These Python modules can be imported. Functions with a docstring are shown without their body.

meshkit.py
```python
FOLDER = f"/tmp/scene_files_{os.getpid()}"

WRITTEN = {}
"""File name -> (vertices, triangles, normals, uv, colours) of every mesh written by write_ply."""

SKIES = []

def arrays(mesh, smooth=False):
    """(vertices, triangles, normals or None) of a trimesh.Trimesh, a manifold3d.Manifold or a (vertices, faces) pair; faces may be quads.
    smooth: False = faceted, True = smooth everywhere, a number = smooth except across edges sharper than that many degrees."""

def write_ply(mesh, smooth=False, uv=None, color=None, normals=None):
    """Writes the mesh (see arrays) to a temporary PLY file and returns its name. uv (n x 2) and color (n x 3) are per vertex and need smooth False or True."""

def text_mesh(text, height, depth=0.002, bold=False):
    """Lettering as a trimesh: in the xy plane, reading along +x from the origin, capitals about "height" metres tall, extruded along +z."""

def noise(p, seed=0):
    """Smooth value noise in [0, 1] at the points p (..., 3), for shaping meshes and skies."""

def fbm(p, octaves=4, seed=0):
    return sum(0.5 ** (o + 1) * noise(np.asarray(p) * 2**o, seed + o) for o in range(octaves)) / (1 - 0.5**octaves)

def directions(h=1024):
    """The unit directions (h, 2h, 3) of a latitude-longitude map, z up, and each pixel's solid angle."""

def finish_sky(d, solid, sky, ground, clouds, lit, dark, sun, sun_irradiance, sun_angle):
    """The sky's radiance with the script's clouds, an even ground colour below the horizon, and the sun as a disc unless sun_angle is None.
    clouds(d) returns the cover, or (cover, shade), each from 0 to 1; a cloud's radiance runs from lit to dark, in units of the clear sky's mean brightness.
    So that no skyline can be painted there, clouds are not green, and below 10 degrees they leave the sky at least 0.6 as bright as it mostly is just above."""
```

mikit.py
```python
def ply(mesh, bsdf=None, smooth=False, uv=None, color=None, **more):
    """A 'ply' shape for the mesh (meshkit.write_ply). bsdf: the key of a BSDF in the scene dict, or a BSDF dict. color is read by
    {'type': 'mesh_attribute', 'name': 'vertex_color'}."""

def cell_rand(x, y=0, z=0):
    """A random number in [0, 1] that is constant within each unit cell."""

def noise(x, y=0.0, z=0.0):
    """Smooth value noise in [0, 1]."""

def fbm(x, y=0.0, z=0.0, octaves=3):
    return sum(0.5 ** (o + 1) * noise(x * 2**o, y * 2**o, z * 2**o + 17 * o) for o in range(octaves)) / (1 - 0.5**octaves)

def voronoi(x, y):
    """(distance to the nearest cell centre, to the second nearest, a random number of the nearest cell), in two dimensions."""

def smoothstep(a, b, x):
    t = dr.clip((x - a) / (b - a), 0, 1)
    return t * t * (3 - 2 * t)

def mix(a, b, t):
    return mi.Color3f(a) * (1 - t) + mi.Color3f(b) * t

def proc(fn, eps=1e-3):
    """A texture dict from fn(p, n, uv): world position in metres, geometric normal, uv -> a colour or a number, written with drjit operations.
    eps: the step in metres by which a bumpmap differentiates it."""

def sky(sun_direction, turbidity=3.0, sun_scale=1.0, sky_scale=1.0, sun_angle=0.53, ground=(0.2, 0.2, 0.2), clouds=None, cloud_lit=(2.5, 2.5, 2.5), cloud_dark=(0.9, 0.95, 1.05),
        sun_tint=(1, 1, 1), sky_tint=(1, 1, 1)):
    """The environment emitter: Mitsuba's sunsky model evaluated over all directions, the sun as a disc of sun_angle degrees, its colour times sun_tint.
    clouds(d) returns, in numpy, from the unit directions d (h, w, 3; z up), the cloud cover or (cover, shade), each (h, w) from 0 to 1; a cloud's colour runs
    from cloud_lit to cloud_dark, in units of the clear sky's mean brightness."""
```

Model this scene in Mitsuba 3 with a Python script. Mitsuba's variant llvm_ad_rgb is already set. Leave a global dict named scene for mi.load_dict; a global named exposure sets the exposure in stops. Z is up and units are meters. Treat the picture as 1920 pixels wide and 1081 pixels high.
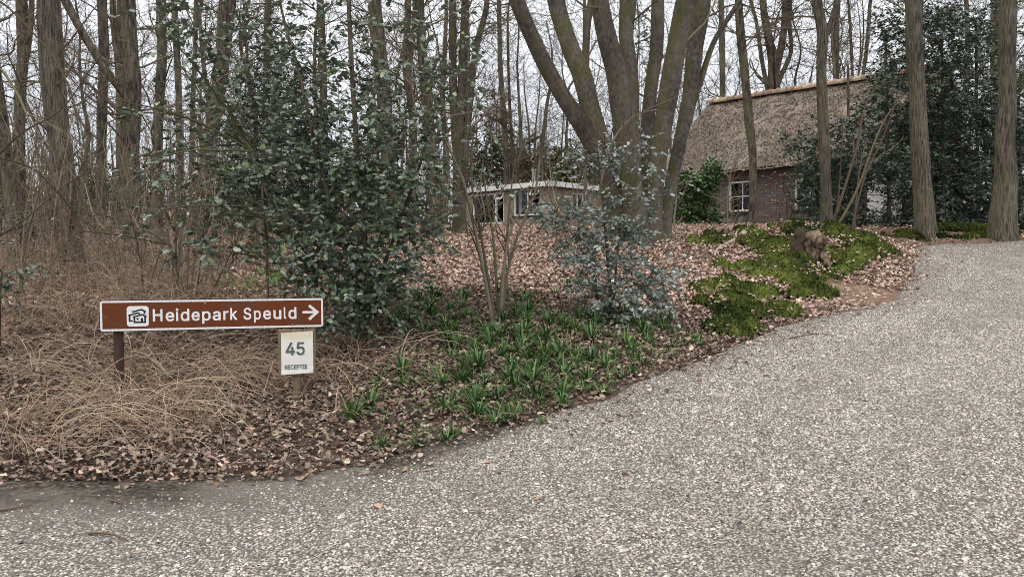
import math
import numpy as np, trimesh, mitsuba as mi, drjit as dr
import mikit, meshkit
from mikit import proc, noise, fbm, voronoi, smoothstep, mix, ply
from scipy.interpolate import RBFInterpolator, CubicSpline, PchipInterpolator
import shapely
from shapely.geometry import Polygon, LineString, Point
from shapely.ops import unary_union

T = mi.ScalarTransform4f
# ------------------------------------------------------------------ camera, sky, exposure
FOV, PITCH, EYE = 67.0, math.radians(2.25), 1.55
exposure = 2.36
CP, SP = math.cos(PITCH), math.sin(PITCH)
scene, labels = {}, {}
scene['camera'] = {'type': 'perspective', 'fov': FOV, 'near_clip': 0.05, 'far_clip': 2000.0,
                   'to_world': T().look_at(origin=[0, 0, EYE], target=[0, CP, EYE - SP], up=[0, 0, 1])}
# an overcast sky, brighter overhead than at the horizon as an even cloud layer is
scene['sky'] = mikit.sky((-0.35, -0.45, 0.82), turbidity=4, sun_scale=0.12, sun_angle=24, sky_scale=0.8, ground=(0.16, 0.14, 0.12),
                         clouds=lambda d: (1.0, 1.0 - np.clip(d[..., 2], 0, 1) + .35 * (meshkit.fbm(d * [3.0, 3.0, 6.0] + 5, 4, 3) - .5)), cloud_lit=(4.7, 4.68, 4.66), cloud_dark=(2.0, 2.16, 2.42))

# ------------------------------------------------------------------ helpers
F = 960 / math.tan(math.radians(FOV / 2))          # pixels of the 1920-wide photograph


def at(px, py, d):
    """The point of the photograph's pixel at the distance d straight ahead (world y = d)."""
    a, b = (px - 960) / F, -(py - 540.5) / F
    k = d / (CP + b * SP)
    return np.array([a * k, d, EYE + (b * CP - SP) * k])


def ax(px, d):
    return (px - 960) / F * d * 1.0008


def unit(v):
    v = np.asarray(v, float)
    return v / (np.linalg.norm(v, axis=-1, keepdims=True) + 1e-12)


def put(key, shape, label=None, category=None, group=None, kind=None):
    """One entry of scene; a taken key gets a number. Returns the key."""
    if key in scene:
        i = 1
        while f'{key}_{i:03d}' in scene:
            i += 1
        key = f'{key}_{i:03d}'
    scene[key] = shape
    tag(key, label, category, group, kind)
    return key


TAKEN = set()


def thing(name, label, category, group=None):
    key, i = name, 0
    while key in TAKEN:
        i += 1
        key = f'{name}_{i:03d}'
    TAKEN.add(key)
    tag(key, label, category, group)
    return key


def tag(key, label=None, category=None, group=None, kind=None):
    d = {k: v for k, v in dict(label=label, category=category, group=group, kind=kind).items() if v}
    if d:
        labels[key] = {**labels.get(key, {}), **d}


def tubes(P, R, sides=4, col=None):
    """Many polylines (k, n, 3) with radii (k, n) as tubes -> vertices, faces, colours (col: per tube (k, 3))."""
    P, R = np.asarray(P, float), np.asarray(R, float)
    if P.ndim == 2:
        P, R = P[None], R[None]
    k, n, _ = P.shape
    t = unit(np.gradient(P, axis=1))
    ref = np.where(np.abs(t[..., 2:]).mean(1, keepdims=True) < 0.85, [0, 0, 1.0], [1.0, 0, 0])
    a = unit(np.cross(t, np.broadcast_to(ref, t.shape)))
    b = np.cross(t, a)
    ang = np.arange(sides) * 2 * np.pi / sides
    V = P[:, :, None] + R[:, :, None, None] * (np.cos(ang)[:, None] * a[:, :, None] + np.sin(ang)[:, None] * b[:, :, None])
    i, j = np.meshgrid(np.arange(n - 1), np.arange(sides), indexing='ij')
    q = np.stack([i * sides + j, (i) * sides + (j + 1) % sides, (i + 1) * sides + (j + 1) % sides, (i + 1) * sides + j], -1).reshape(-1, 4)
    f = np.vstack([q[:, [0, 1, 2]], q[:, [0, 2, 3]]])
    Fc = (f[None] + (np.arange(k) * n * sides)[:, None, None]).reshape(-1, 3)
    C = None if col is None else np.repeat(np.broadcast_to(col, (k, 3)), n * sides, axis=0)
    return V.reshape(-1, 3), Fc, C


def join(parts):
    """[(v, f, c), ...] -> one."""
    vs, fs, cs, o = [], [], [], 0
    for v, f, c in parts:
        if len(v) == 0:
            continue
        vs.append(v); fs.append(f + o); cs.append(c); o += len(v)
    return np.vstack(vs), np.vstack(fs), (np.vstack(cs) if cs[0] is not None else None)


def vply(part, bsdf, smooth=False):
    v, f, c = part
    return ply((v, f), bsdf, smooth=smooth, color=c)


def scatter(V, Fc, pos, fwd, nrm, scale, col):
    """Copies of a template (its +x along fwd, +z along nrm) as one mesh."""
    n = len(pos)
    x = unit(fwd)
    z = unit(nrm - x * (nrm * x).sum(1, keepdims=True))
    y = np.cross(z, x)
    scale = np.broadcast_to(np.asarray(scale, float).reshape(n, -1), (n, 3))
    W = V[None] * scale[:, None]
    W = W[..., 0:1] * x[:, None] + W[..., 1:2] * y[:, None] + W[..., 2:3] * z[:, None] + pos[:, None]
    f = (Fc[None] + (np.arange(n) * len(V))[:, None, None]).reshape(-1, 3)
    return W.reshape(-1, 3), f, np.repeat(np.broadcast_to(col, (n, 3)), len(V), axis=0)


def leaf_template(widths, ts, fold=0.15, curl=0.0, drop=0.0):
    """A leaf along +x from 0 to 1: stations ts with half widths; edges raised by fold, the blade bent by curl."""
    V, m = [[0, 0, 0]], len(ts)
    for t, w in zip(ts, widths):
        z = -curl * t * t - drop * t
        V += [[t, w, z + fold * w], [t, 0, z], [t, -w, z + fold * w]]
    V.append([1, 0, -curl - drop])
    f = [[0, 2, 1], [0, 3, 2]]
    for i in range(m - 1):
        a, b = 1 + 3 * i, 4 + 3 * i
        f += [[a, a + 1, b], [b, a + 1, b + 1], [a + 1, a + 2, b + 1], [b + 1, a + 2, b + 2]]
    a, e = 1 + 3 * (m - 1), 1 + 3 * m
    f += [[a, a + 1, e], [a + 1, a + 2, e]]
    return np.array(V, float), np.array(f)


HOLLY = leaf_template([.22, .30, .19, .24], [.18, .42, .6, .8], fold=.35, curl=.12)
OVAL = leaf_template([.26, .24], [.3, .68], fold=.3, curl=.1)
DIAMOND = (np.array([[0, 0, 0], [.5, .27, .09], [1, 0, -.06], [.5, -.27, .09], [.5, 0, 0]], float), np.array([[0, 4, 1], [1, 4, 2], [0, 3, 4], [3, 2, 4]]))
LITTER = [leaf_template([.2, .34, .2, .3, .14], [.14, .34, .5, .68, .86], fold=.5, curl=.25),
          leaf_template([.26, .36, .22], [.22, .5, .8], fold=-.35, curl=-.3),
          leaf_template([.16, .28, .15, .26, .16], [.2, .38, .5, .66, .85], fold=.8, curl=-.2)]


def blocks(items):
    """Boxes [(x0, x1, y0, y1, z0, z1), ...] as one mesh in the frame it is given in."""
    return trimesh.util.concatenate([trimesh.creation.box(bounds=[[a, c, e], [b, d, f]]) for a, b, c, d, e, f in items])


def bevel_box(x0, x1, y0, y1, z0, z1, r=0.006):
    m = trimesh.util.concatenate([trimesh.creation.box(bounds=[[x0 + i, y0 + j, z0 + k], [x1 - i, y1 - j, z1 - k]]) for i, j, k in ((r, r, 0), (r, 0, r), (0, r, r))])
    return m.convex_hull


def frame(origin, u, w=(0, 0, 1)):
    """Local (along the face, out of the face, up) -> world matrix; u is the face's direction, +y points away from the camera."""
    u = unit(np.array([*u, 0.0]))
    m = np.eye(4)
    m[:3, 0], m[:3, 1], m[:3, 2], m[:3, 3] = u, [-u[1], u[0], 0], w, origin
    return m


def placed(mesh, m):
    mesh = mesh.copy()
    mesh.apply_transform(m)
    return mesh


# ------------------------------------------------------------------ terrain
def gp(px, py, d):
    p = at(px, py, d)
    return p


CTRL = [gp(*c) for c in [
    (20, 800, 6.3), (400, 850, 5.9), (550, 760, 7.5), (215, 740, 7.4), (700, 820, 6.3), (100, 640, 8.7), (100, 545, 11), (100, 475, 16), (300, 482, 15), (350, 560, 10.5),
    (550, 570, 10), (700, 640, 8.6), (700, 730, 7.2), (930, 600, 9), (930, 700, 7.7), (930, 770, 6.9), (930, 520, 11), (930, 468, 14.5), (930, 440, 21), (930, 428, 32), (930, 422, 45),
    (1120, 690, 7.8), (1200, 448, 15), (1200, 565, 11), (1300, 636, 9.4), (1320, 560, 11.2), (1400, 500, 13.6), (1420, 600, 10.4),
    (1500, 428, 15.6), (1500, 465, 14.4), (1430, 440, 15.6), (1580, 440, 15.4), (1570, 520, 13.4), (1640, 462, 15.4), (1690, 478, 15.8),
    (1740, 432, 18.6), (1880, 434, 18.2), (1760, 452, 17.9), (1900, 456, 17.6), (1400, 430, 26), (1600, 428, 25.5), (1290, 432, 28),
    (50, 452, 25), (300, 446, 28), (600, 440, 26), (1470, 613, 10), (1605, 533, 13), (1140, 752, 7), (1000, 788, 6.65), (1800, 700, 7.8), (1850, 600, 10.3), (1900, 520, 13.4), (1800, 490, 15.2), (1900, 472, 16.6),
]]
FLAT = [(x, y, 0.0) for x in (-60, -30, -14, -7, -3, 0, 4, 9, 18, 40) for y in (-40, -15, -4, 1.5, 4.4) if not (x > 8 and y > 4)]
FLAT += [(-9, 5.3, 0), (-3.5, 5.35, 0), (-2, 5.4, 0), (-1.05, 5.95, 0.0), (14, 5, .1), (14, 10, .6), (16, 16, 1.5), (30, 10, .7), (30, 18, 1.8), (-25, 5.4, 0), (-12, 8, .4), (-25, 9, .5), (-12, 16, 1.6), (-30, 20, 1.9)]
FLAT += [(x, y, 3.6 + 0.003 * y) for x in (-110, -60, -25, 0, 25, 60, 110) for y in (60, 90, 130, 180)] + [(60, 28, 2.6), (30, 30, 2.8), (-30, 38, 2.8), (-60, 30, 2.6), (110, 10, 1), (-110, 10, .8), (20, 22, 2.2)]
PTS = np.vstack([np.array(CTRL), np.array(FLAT)])
RBF = RBFInterpolator(PTS[:, :2], PTS[:, 2], kernel='linear', smoothing=0.02, neighbors=40)
ROAD = Polygon([(-150, 5.25), (-9, 5.3), (-5.2, 5.33), (-3.5, 5.3), (-2.2, 5.34), (-1.6, 5.5), (-1.06, 5.86), (-.3, 6.4), (.18, 6.72), (.86, 7.05), (1.7, 7.95), (2.5, 8.95), (3.45, 10), (4.2, 10.55), (4.75, 11.0), (5.7, 11.6), (6.35, 12.6), (6.95, 13.5), (7.6, 14.6),
                (8.25, 15.75), (8.75, 16.7), (9.5, 17.35), (12, 17.75), (20, 18.6), (60, 21), (150, 24), (150, -150), (-150, -150)])


def axis_grid(lo, a, b, hi, step, growth=1.13):
    inner = list(np.arange(a, b + 1e-6, step))
    s, x, left = step, a, []
    while x > lo:
        s *= growth
        x -= s
        left.append(x)
    s, x, right = step, inner[-1], []
    while x < hi:
        s *= growth
        x += s
        right.append(x)
    return np.array(left[::-1] + inner + right)


GX, GY = axis_grid(-160, -6.5, 11.0, 160, .085), axis_grid(-60, 4.6, 19, 260, .085)


def noise2(x, y, s, seed=0, octaves=3):
    p = np.stack([x * s, y * s, np.zeros_like(x) + .37], -1)
    return meshkit.fbm(p, octaves, seed)


def segdist(poly, x, y):
    c = np.array(poly.exterior.coords)
    best = np.full(x.shape, 1e9)
    for p, q in zip(c[:-1], c[1:]):
        e = q - p
        t = np.clip(((x - p[0]) * e[0] + (y - p[1]) * e[1]) / (e @ e), 0, 1)
        best = np.minimum(best, np.hypot(x - p[0] - t * e[0], y - p[1] - t * e[1]))
    return np.where(shapely.contains_xy(poly, x, y), best, -best)


MX, MY = np.meshgrid(GX, GY)
ROADD = segdist(ROAD, MX.ravel(), MY.ravel()).reshape(MX.shape) + .22 * (noise2(MX, MY, 1.3, 5) - .5) + .1 * (noise2(MX, MY, 5, 8) - .5)   # metres into the road
raw = RBF(np.stack([MX.ravel(), MY.ravel()], 1)).reshape(MX.shape)
from scipy.ndimage import gaussian_filter
soft = gaussian_filter(raw, 3.0)
off = np.clip(-ROADD / .6, 0, 1)
mound = np.exp(-((MX - 6.0) / 2.4) ** 2 - ((MY - 14.2) / 1.7) ** 2) * off
soft = soft + mound * (.62 * (noise2(MX, MY, 1.25, 61, 2) - .42))
GZ = soft + off * (.16 * (noise2(MX, MY, .9, 3) - .5) + .08 * (noise2(MX, MY, 3.1, 4) - .5)) + np.clip(ROADD, 0, 1) * .015 * (noise2(MX, MY, 1.2, 7) - .5)


def bilinear(G, x, y):
    x, y = np.asarray(x, float), np.asarray(y, float)
    i = np.clip(np.searchsorted(GX, x) - 1, 0, len(GX) - 2)
    j = np.clip(np.searchsorted(GY, y) - 1, 0, len(GY) - 2)
    u, v = (x - GX[i]) / (GX[i + 1] - GX[i]), (y - GY[j]) / (GY[j + 1] - GY[j])
    return (G[j, i] * (1 - u) + G[j, i + 1] * u) * (1 - v) + (G[j + 1, i] * (1 - u) + G[j + 1, i + 1] * u) * v


def H(x, y):
    return bilinear(GZ, x, y)


def RD(x, y):
    return bilinear(ROADD, x, y)


def HN(x, y, e=.15):
    return unit(np.stack([-(H(x + e, y) - H(x - e, y)) / (2 * e), -(H(x, y + e) - H(x, y - e)) / (2 * e), np.ones_like(x)], -1))


def screen(p):
    """Pixels of the photograph for world points."""
    p = np.asarray(p, float) - [0, 0, EYE]
    z = p[..., 1] * CP - p[..., 2] * SP
    u = p[..., 2] * CP + p[..., 1] * SP
    return 960 + F * p[..., 0] / z, 540.5 - F * u / z


def grid_mesh(X, Y, Z):
    h, w = X.shape
    i = np.arange(h * w).reshape(h, w)
    q = np.stack([i[:-1, :-1], i[:-1, 1:], i[1:, 1:], i[1:, :-1]], -1).reshape(-1, 4)
    return np.stack([X, Y, Z], -1).reshape(-1, 3), np.vstack([q[:, [0, 1, 2]], q[:, [0, 2, 3]]])


# ------------------------------------------------------------------ materials
def twosided(b):
    return {'type': 'twosided', 'b': b}


def rough(color, r=.9, spec=.25, **k):
    color = color if isinstance(color, dict) else {'type': 'rgb', 'value': list(color)}
    return twosided({'type': 'principled', 'base_color': color, 'roughness': r, 'specular': spec, **k})


VC = {'type': 'mesh_attribute', 'name': 'vertex_color'}
scene['matte'] = twosided({'type': 'diffuse', 'reflectance': VC})
scene['leathery'] = twosided({'type': 'principled', 'base_color': VC, 'roughness': .32, 'specular': .75})
scene['grassy'] = twosided({'type': 'principled', 'base_color': VC, 'roughness': .5, 'specular': .35})


def soil_color(p, n, uv):
    a, b = fbm(p.x * 1.7, p.y * 1.7, 3.0, 4), fbm(p.x * 19, p.y * 19, p.z * 19, 3)
    c = mix((.035, .028, .024), (.12, .09, .072), smoothstep(.3, .7, .45 * a + .55 * b))
    d1, d2, w = voronoi(p.x * 17, p.y * 17)
    c = mix(c, mix((.22, .145, .11), (.30, .21, .16), w), smoothstep(.25, .5, w) * smoothstep(8.0, 13.0, p.y) * .6)
    s = smoothstep(1.0, .45, dr.sqrt(dr.square((p.x - 5.25) / 1.15) + dr.square((p.y - 12.15) / .9)) + .7 * (a - .5))
    return mix(c, mix((.17, .12, .085), (.31, .225, .16), smoothstep(.3, .7, b)), s * .75)


scene['soil'] = {'type': 'bumpmap', 'arbitrary': proc(lambda p, n, uv: .03 * fbm(p.x * 14, p.y * 14, p.z * 14, 3), .004), 'scale': 1.0,
                 'b': {'type': 'diffuse', 'reflectance': proc(soil_color)}}


def gravel_color(p, n, uv):
    d1, d2, w = voronoi(p.x * 60, p.y * 60)
    big = fbm(p.x * .55, p.y * .55, 0.0, 3)
    stone = mix((.15, .138, .124), (.56, .52, .47), w * w)
    dust = mix((.085, .078, .07), (.15, .139, .126), fbm(p.x * 6, p.y * 6, 1.0, 3))
    c = mix(stone, dust, smoothstep(.32, .56, d1))
    dirt = smoothstep(.3, -2.6, p.x + 1.8 * (big - .5)) * smoothstep(4.0, 5.0, p.y)
    c = mix(c, dust * 1.15, .85 * dirt)
    # trodden humus that has washed onto the near edge of the drive
    m = dr.maximum(p.x + 1.7, 0)
    inn = 5.33 + .55 * m + .08 * m * m - p.y
    left = smoothstep(1.4, -.6, p.x)
    wide = .12 + .75 * left * smoothstep(.25, .7, fbm(p.x * 1.3, p.y * 1.3, 4.0, 3))
    hum = mix((.048, .041, .035), (.14, .122, .106), smoothstep(.3, .75, .4 * fbm(p.x * 5, p.y * 5, 2.0, 3) + .6 * fbm(p.x * 40, p.y * 40, 2.0, 2)))
    return mix(c, hum, smoothstep(wide, wide * .3, inn) * smoothstep(3.2, 2.2, p.x))


scene['gravel'] = {'type': 'bumpmap', 'arbitrary': proc(lambda p, n, uv: .006 * smoothstep(.6, .1, voronoi(p.x * 46, p.y * 46)[0]), .003), 'scale': 1.0,
                   'b': {'type': 'diffuse', 'reflectance': proc(gravel_color)}}



def bark(dark, light, algae, fz=5.0, fx=26.0, ridge=.5, green=.5):
    def col(p, n, uv):
        v = fbm(p.x * fx, p.y * fx, p.z * fz, 3)
        w = fbm(p.x * 2.2, p.y * 2.2, p.z * 1.1, 3)
        c = mix(dark, light, smoothstep(.28, .72, ridge * v + (1 - ridge) * w))
        g = smoothstep(.42, .72, .5 * w + .5 * fbm(p.x * 7, p.y * 7, p.z * 3, 2) + .12 * n.z - .1 * n.x)
        return mix(c, algae, green * g)
    return col


def bark_bsdf(name, dark, light, algae, fz, fx, ridge, green, h):
    scene[name] = {'type': 'bumpmap', 'arbitrary': proc(lambda p, n, uv: h * fbm(p.x * fx, p.y * fx, p.z * fz, 3), .004), 'scale': 1.0,
                   'b': {'type': 'diffuse', 'reflectance': proc(bark(dark, light, algae, fz, fx, ridge, green))}}


bark_bsdf('bark_beech', (.060, .051, .045), (.175, .15, .132), (.085, .09, .032), 14.0, 30.0, .5, .75, .006)
bark_bsdf('bark_oak', (.050, .043, .037), (.205, .178, .148), (.105, .105, .055), 4.5, 58.0, .75, .5, .05)
bark_bsdf('bark_wood', (.040, .033, .028), (.185, .155, .125), (.12, .125, .07), 5.0, 36.0, .75, .75, .03)
bark_bsdf('bark_far', (.05, .042, .035), (.175, .148, .12), (.115, .112, .065), 3.0, 18.0, .6, .5, .02)

# ------------------------------------------------------------------ ground and road
def gh(px, py, d0=3.0, d1=60.0):
    """Where the ray of a pixel meets the ground."""
    px, py = np.atleast_1d(np.asarray(px, float)), np.atleast_1d(np.asarray(py, float))
    b = -(py - 540.5) / F
    ds = np.geomspace(d0, d1, 260)
    k = ds[None] / (CP + b * SP)[:, None]
    x, z = ((px - 960) / F)[:, None] * k, EYE + (b * CP - SP)[:, None] * k
    hit = z < H(x, np.broadcast_to(ds, x.shape))
    i = np.where(hit.any(1), hit.argmax(1), len(ds) - 1)
    r = np.arange(len(px))
    X, Y = x[r, i], ds[i]
    return np.stack([X, Y, H(X, Y)], 1)


def gpoly(pts):
    g = gh(*np.array(pts, float).T)
    return Polygon(g[:, :2]).buffer(0)


def in_poly(rng, pts, n):
    """n random pixels in a polygon of pixels, dropped onto the ground."""
    p = Polygon(pts)
    x0, y0, x1, y1 = p.bounds
    q = rng.uniform([x0, y0], [x1, y1], (n * 4, 2))
    q = q[shapely.contains_xy(p, q[:, 0], q[:, 1])][:n]
    return gh(q[:, 0], q[:, 1])


def colors(rng, n, palette, weights, spread=.18):
    c = np.array(palette)[rng.choice(len(palette), n, p=np.array(weights) / np.sum(weights))]
    return np.clip(c * np.exp(rng.normal(0, spread, (n, 1))) * np.exp(rng.normal(0, .04, (n, 3))), 0, .9)


put('ground', ply(grid_mesh(MX, MY, GZ), 'soil', smooth=True), kind='structure')
inside = ROADD > -.15
RZ = GZ + np.clip(ROADD * .35, -.05, .022)
v, f = grid_mesh(MX, MY, RZ)
f = f[inside.ravel()[f].any(1)]
keep, f = np.unique(f, return_inverse=True)
put('gravel_road', ply((v[keep], f.reshape(-1, 3)), 'gravel', smooth=True), kind='structure')

rng = np.random.default_rng(11)
OCT = (np.array([[1, 0, 0], [0, 1, 0], [-1, 0, 0], [0, -1, 0], [0, 0, 1], [0, 0, -1]], float), np.array([[0, 1, 4], [1, 2, 4], [2, 3, 4], [3, 0, 4]]))


def stones(n, x0, x1, y0, y1):
    x, y = rng.uniform(x0, x1, n), rng.uniform(y0, y1, n)
    r = RD(x, y)
    big = noise2(x, y, .55, 21)
    open_ = np.clip((x + 3.2 + 2.4 * (big - .5)) / 3.4, .08, 1) + np.clip((4.6 - y) / 1.0, 0, .38) * (x < -.4)
    open_ = open_ * np.clip(1.2 - (y - 7) / 14, .45, 1) * np.clip(.55 + 1.0 * noise2(x, y, .9, 22), 0, 1) * (1 - .42 * np.exp(-((r - 1.35 - .3 * (big - .5)) / .33) ** 2) - .36 * np.exp(-((r - 2.95 - .4 * (big - .5)) / .36) ** 2)) * np.where(x < -.2, np.clip(r / 1.1, .15, 1), 1)
    ok = (r > .05) & (np.abs(x) < .69 * y + .3) & (rng.random(n) < np.clip(open_, 0, 1) * np.clip(r / .5, .25, 1))
    x, y = x[ok], y[ok]
    n = len(x)
    s = rng.uniform(.0055, .0115, n) * np.where(rng.random(n) < .03, 1.6, 1)
    P = np.stack([x, y, H(x, y) + .02 + s * rng.uniform(-.1, .35, n)], 1)
    sc = np.stack([s * rng.uniform(.9, 1.5, n), s * rng.uniform(.7, 1.1, n), s * rng.uniform(.55, .95, n)], 1)
    nr = unit(np.stack([rng.normal(0, .35, n), rng.normal(0, .35, n), np.ones(n)], 1))
    a = rng.uniform(0, 6.283, n)
    tint = noise2(P[:, 0], P[:, 1], .8, 31)[:, None]
    c = colors(rng, n, [(.71, .67, .61), (.54, .502, .455), (.36, .332, .298), (.135, .123, .11), (.44, .385, .325)], [2.7, 3.4, 2.5, 2.0, .8], .14) * (.66 + .34 * tint + .30 * noise2(P[:, 0] * .8 - P[:, 1] * .6, (P[:, 0] * .6 + P[:, 1] * .8) * .35, .9, 33)[:, None]) * np.where(noise2(P[:, 0], P[:, 1], 2.3, 35) > .62, .8, 1)[:, None]
    return scatter(*OCT, P, np.stack([np.cos(a), np.sin(a), 0 * a], 1), nr, sc, c)


put('gravel_stones', vply(stones(760000, -5.5, 13, 3.5, 19), 'matte'), 'pale crushed gravel stones loose on the surface of the drive', 'gravel', kind='stuff')

# ------------------------------------------------------------------ moss
MOSS = [(gpoly([(1385, 458), (1400, 440), (1450, 430), (1520, 427), (1580, 434), (1640, 450), (1690, 482), (1640, 500), (1610, 520), (1560, 530), (1555, 560), (1520, 560), (1500, 540), (1430, 525), (1390, 520), (1365, 505), (1370, 490), (1420, 480)]), .04),
        (gpoly([(1280, 530), (1330, 522), (1400, 530), (1450, 555), (1510, 556), (1530, 588), (1485, 604), (1440, 610), (1400, 640), (1345, 640), (1300, 610), (1310, 580), (1270, 560)]), -.09),
        (gpoly([(1262, 458), (1330, 447), (1392, 444), (1396, 453), (1300, 463)]), .0),
        (gpoly([(1630, 434), (1700, 432), (1919, 432), (1919, 452), (1760, 456), (1700, 452)]), -.2),
        (gpoly([(430, 432), (540, 430), (545, 440), (430, 442)]), .0)]


def moss_mask(x, y):
    n = 1.1 * (noise2(x, y, 1.7, 41) - .5) + 1.3 * (noise2(x, y, 3.6, 43) - .5)
    m = np.full(np.shape(x), -1.0)
    for poly, o in MOSS:
        m = np.maximum(m, np.minimum(segdist(poly, x, y), .3) + n + o)
    return m


def moss_color(x, y, z):
    w = np.clip((noise2(x, y, 2.6, 47) - .33) / .34, 0, 1)[:, None]
    return (1 - w) * np.array([.020, .030, .011]) + w * np.array([.105, .13, .032])


from scipy.spatial import cKDTree
parts = []
for poly, o in MOSS:
    x0, y0, x1, y1 = poly.buffer(.4).bounds
    st = .035 if y0 < 17 else .06
    X, Y = np.meshgrid(np.arange(x0, x1, st), np.arange(y0, y1, st))
    m = moss_mask(X.ravel(), Y.ravel()).reshape(X.shape)
    cc_ = rng.uniform([x0, y0], [x1, y1], (int((4.2 if y0 < 17 else 7) * (x1 - x0) * (y1 - y0)), 2))
    dd_ = cKDTree(cc_).query(np.stack([X.ravel(), Y.ravel()], 1))[0].reshape(X.shape)
    m = m - np.clip(dd_ * 2.0 - .42, 0, .7)
    Z = H(X, Y) + np.where(m > -.03, (.17 if y0 < 17 else .07) * np.clip(np.minimum(m + .03, .3) / .33, 0, 1) ** .9 * np.clip(1.12 - (dd_ / .36) ** 2, .05, 1) * (.5 + noise2(X, Y, 1.1, 45)), 0) + np.where(m > .05, .03 * noise2(X, Y, 17, 46), 0)
    v, f = grid_mesh(X, Y, Z)
    f = f[(m.ravel() > -.03)[f].all(1)]
    if len(f):
        keep, f = np.unique(f, return_inverse=True)
        v = v[keep]
        parts.append((v, f.reshape(-1, 3), np.clip(moss_color(v[:, 0], v[:, 1], v[:, 2]) * np.exp(rng.normal(0, .18, (len(v), 1))), 0, 1)))
        # the shoots that stand up from the cushion
        n = int(min(26000, 1500 * poly.area))
        i = rng.integers(0, len(f), n)
        tri = v[f.reshape(-1, 3)[i]]
        w = rng.dirichlet([1, 1, 1], n)
        P = (tri * w[..., None]).sum(1)
        h, a = rng.uniform(.02, .05, n) * (1 if y0 < 17 else 1.3), rng.uniform(0, 6.283, n)
        e = np.stack([np.cos(a), np.sin(a), 0 * a], 1) * (h * .35)[:, None]
        tip = P + np.stack([rng.normal(0, .5, n), rng.normal(0, .5, n), np.ones(n)], 1) * h[:, None]
        V = np.stack([P - e, P + e, tip], 1).reshape(-1, 3)
        c = np.clip(moss_color(P[:, 0], P[:, 1], 0) * np.exp(rng.normal(.1, .45, (n, 1))) * [1, 1, 1], 0, .5)
        parts.append((V, np.arange(3 * n).reshape(-1, 3), np.repeat(c, 3, 0)))
put('moss', vply(join(parts), 'matte', smooth=True), 'bright green moss cushions on the mound and bank beside the drive', 'moss', kind='stuff')

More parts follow.
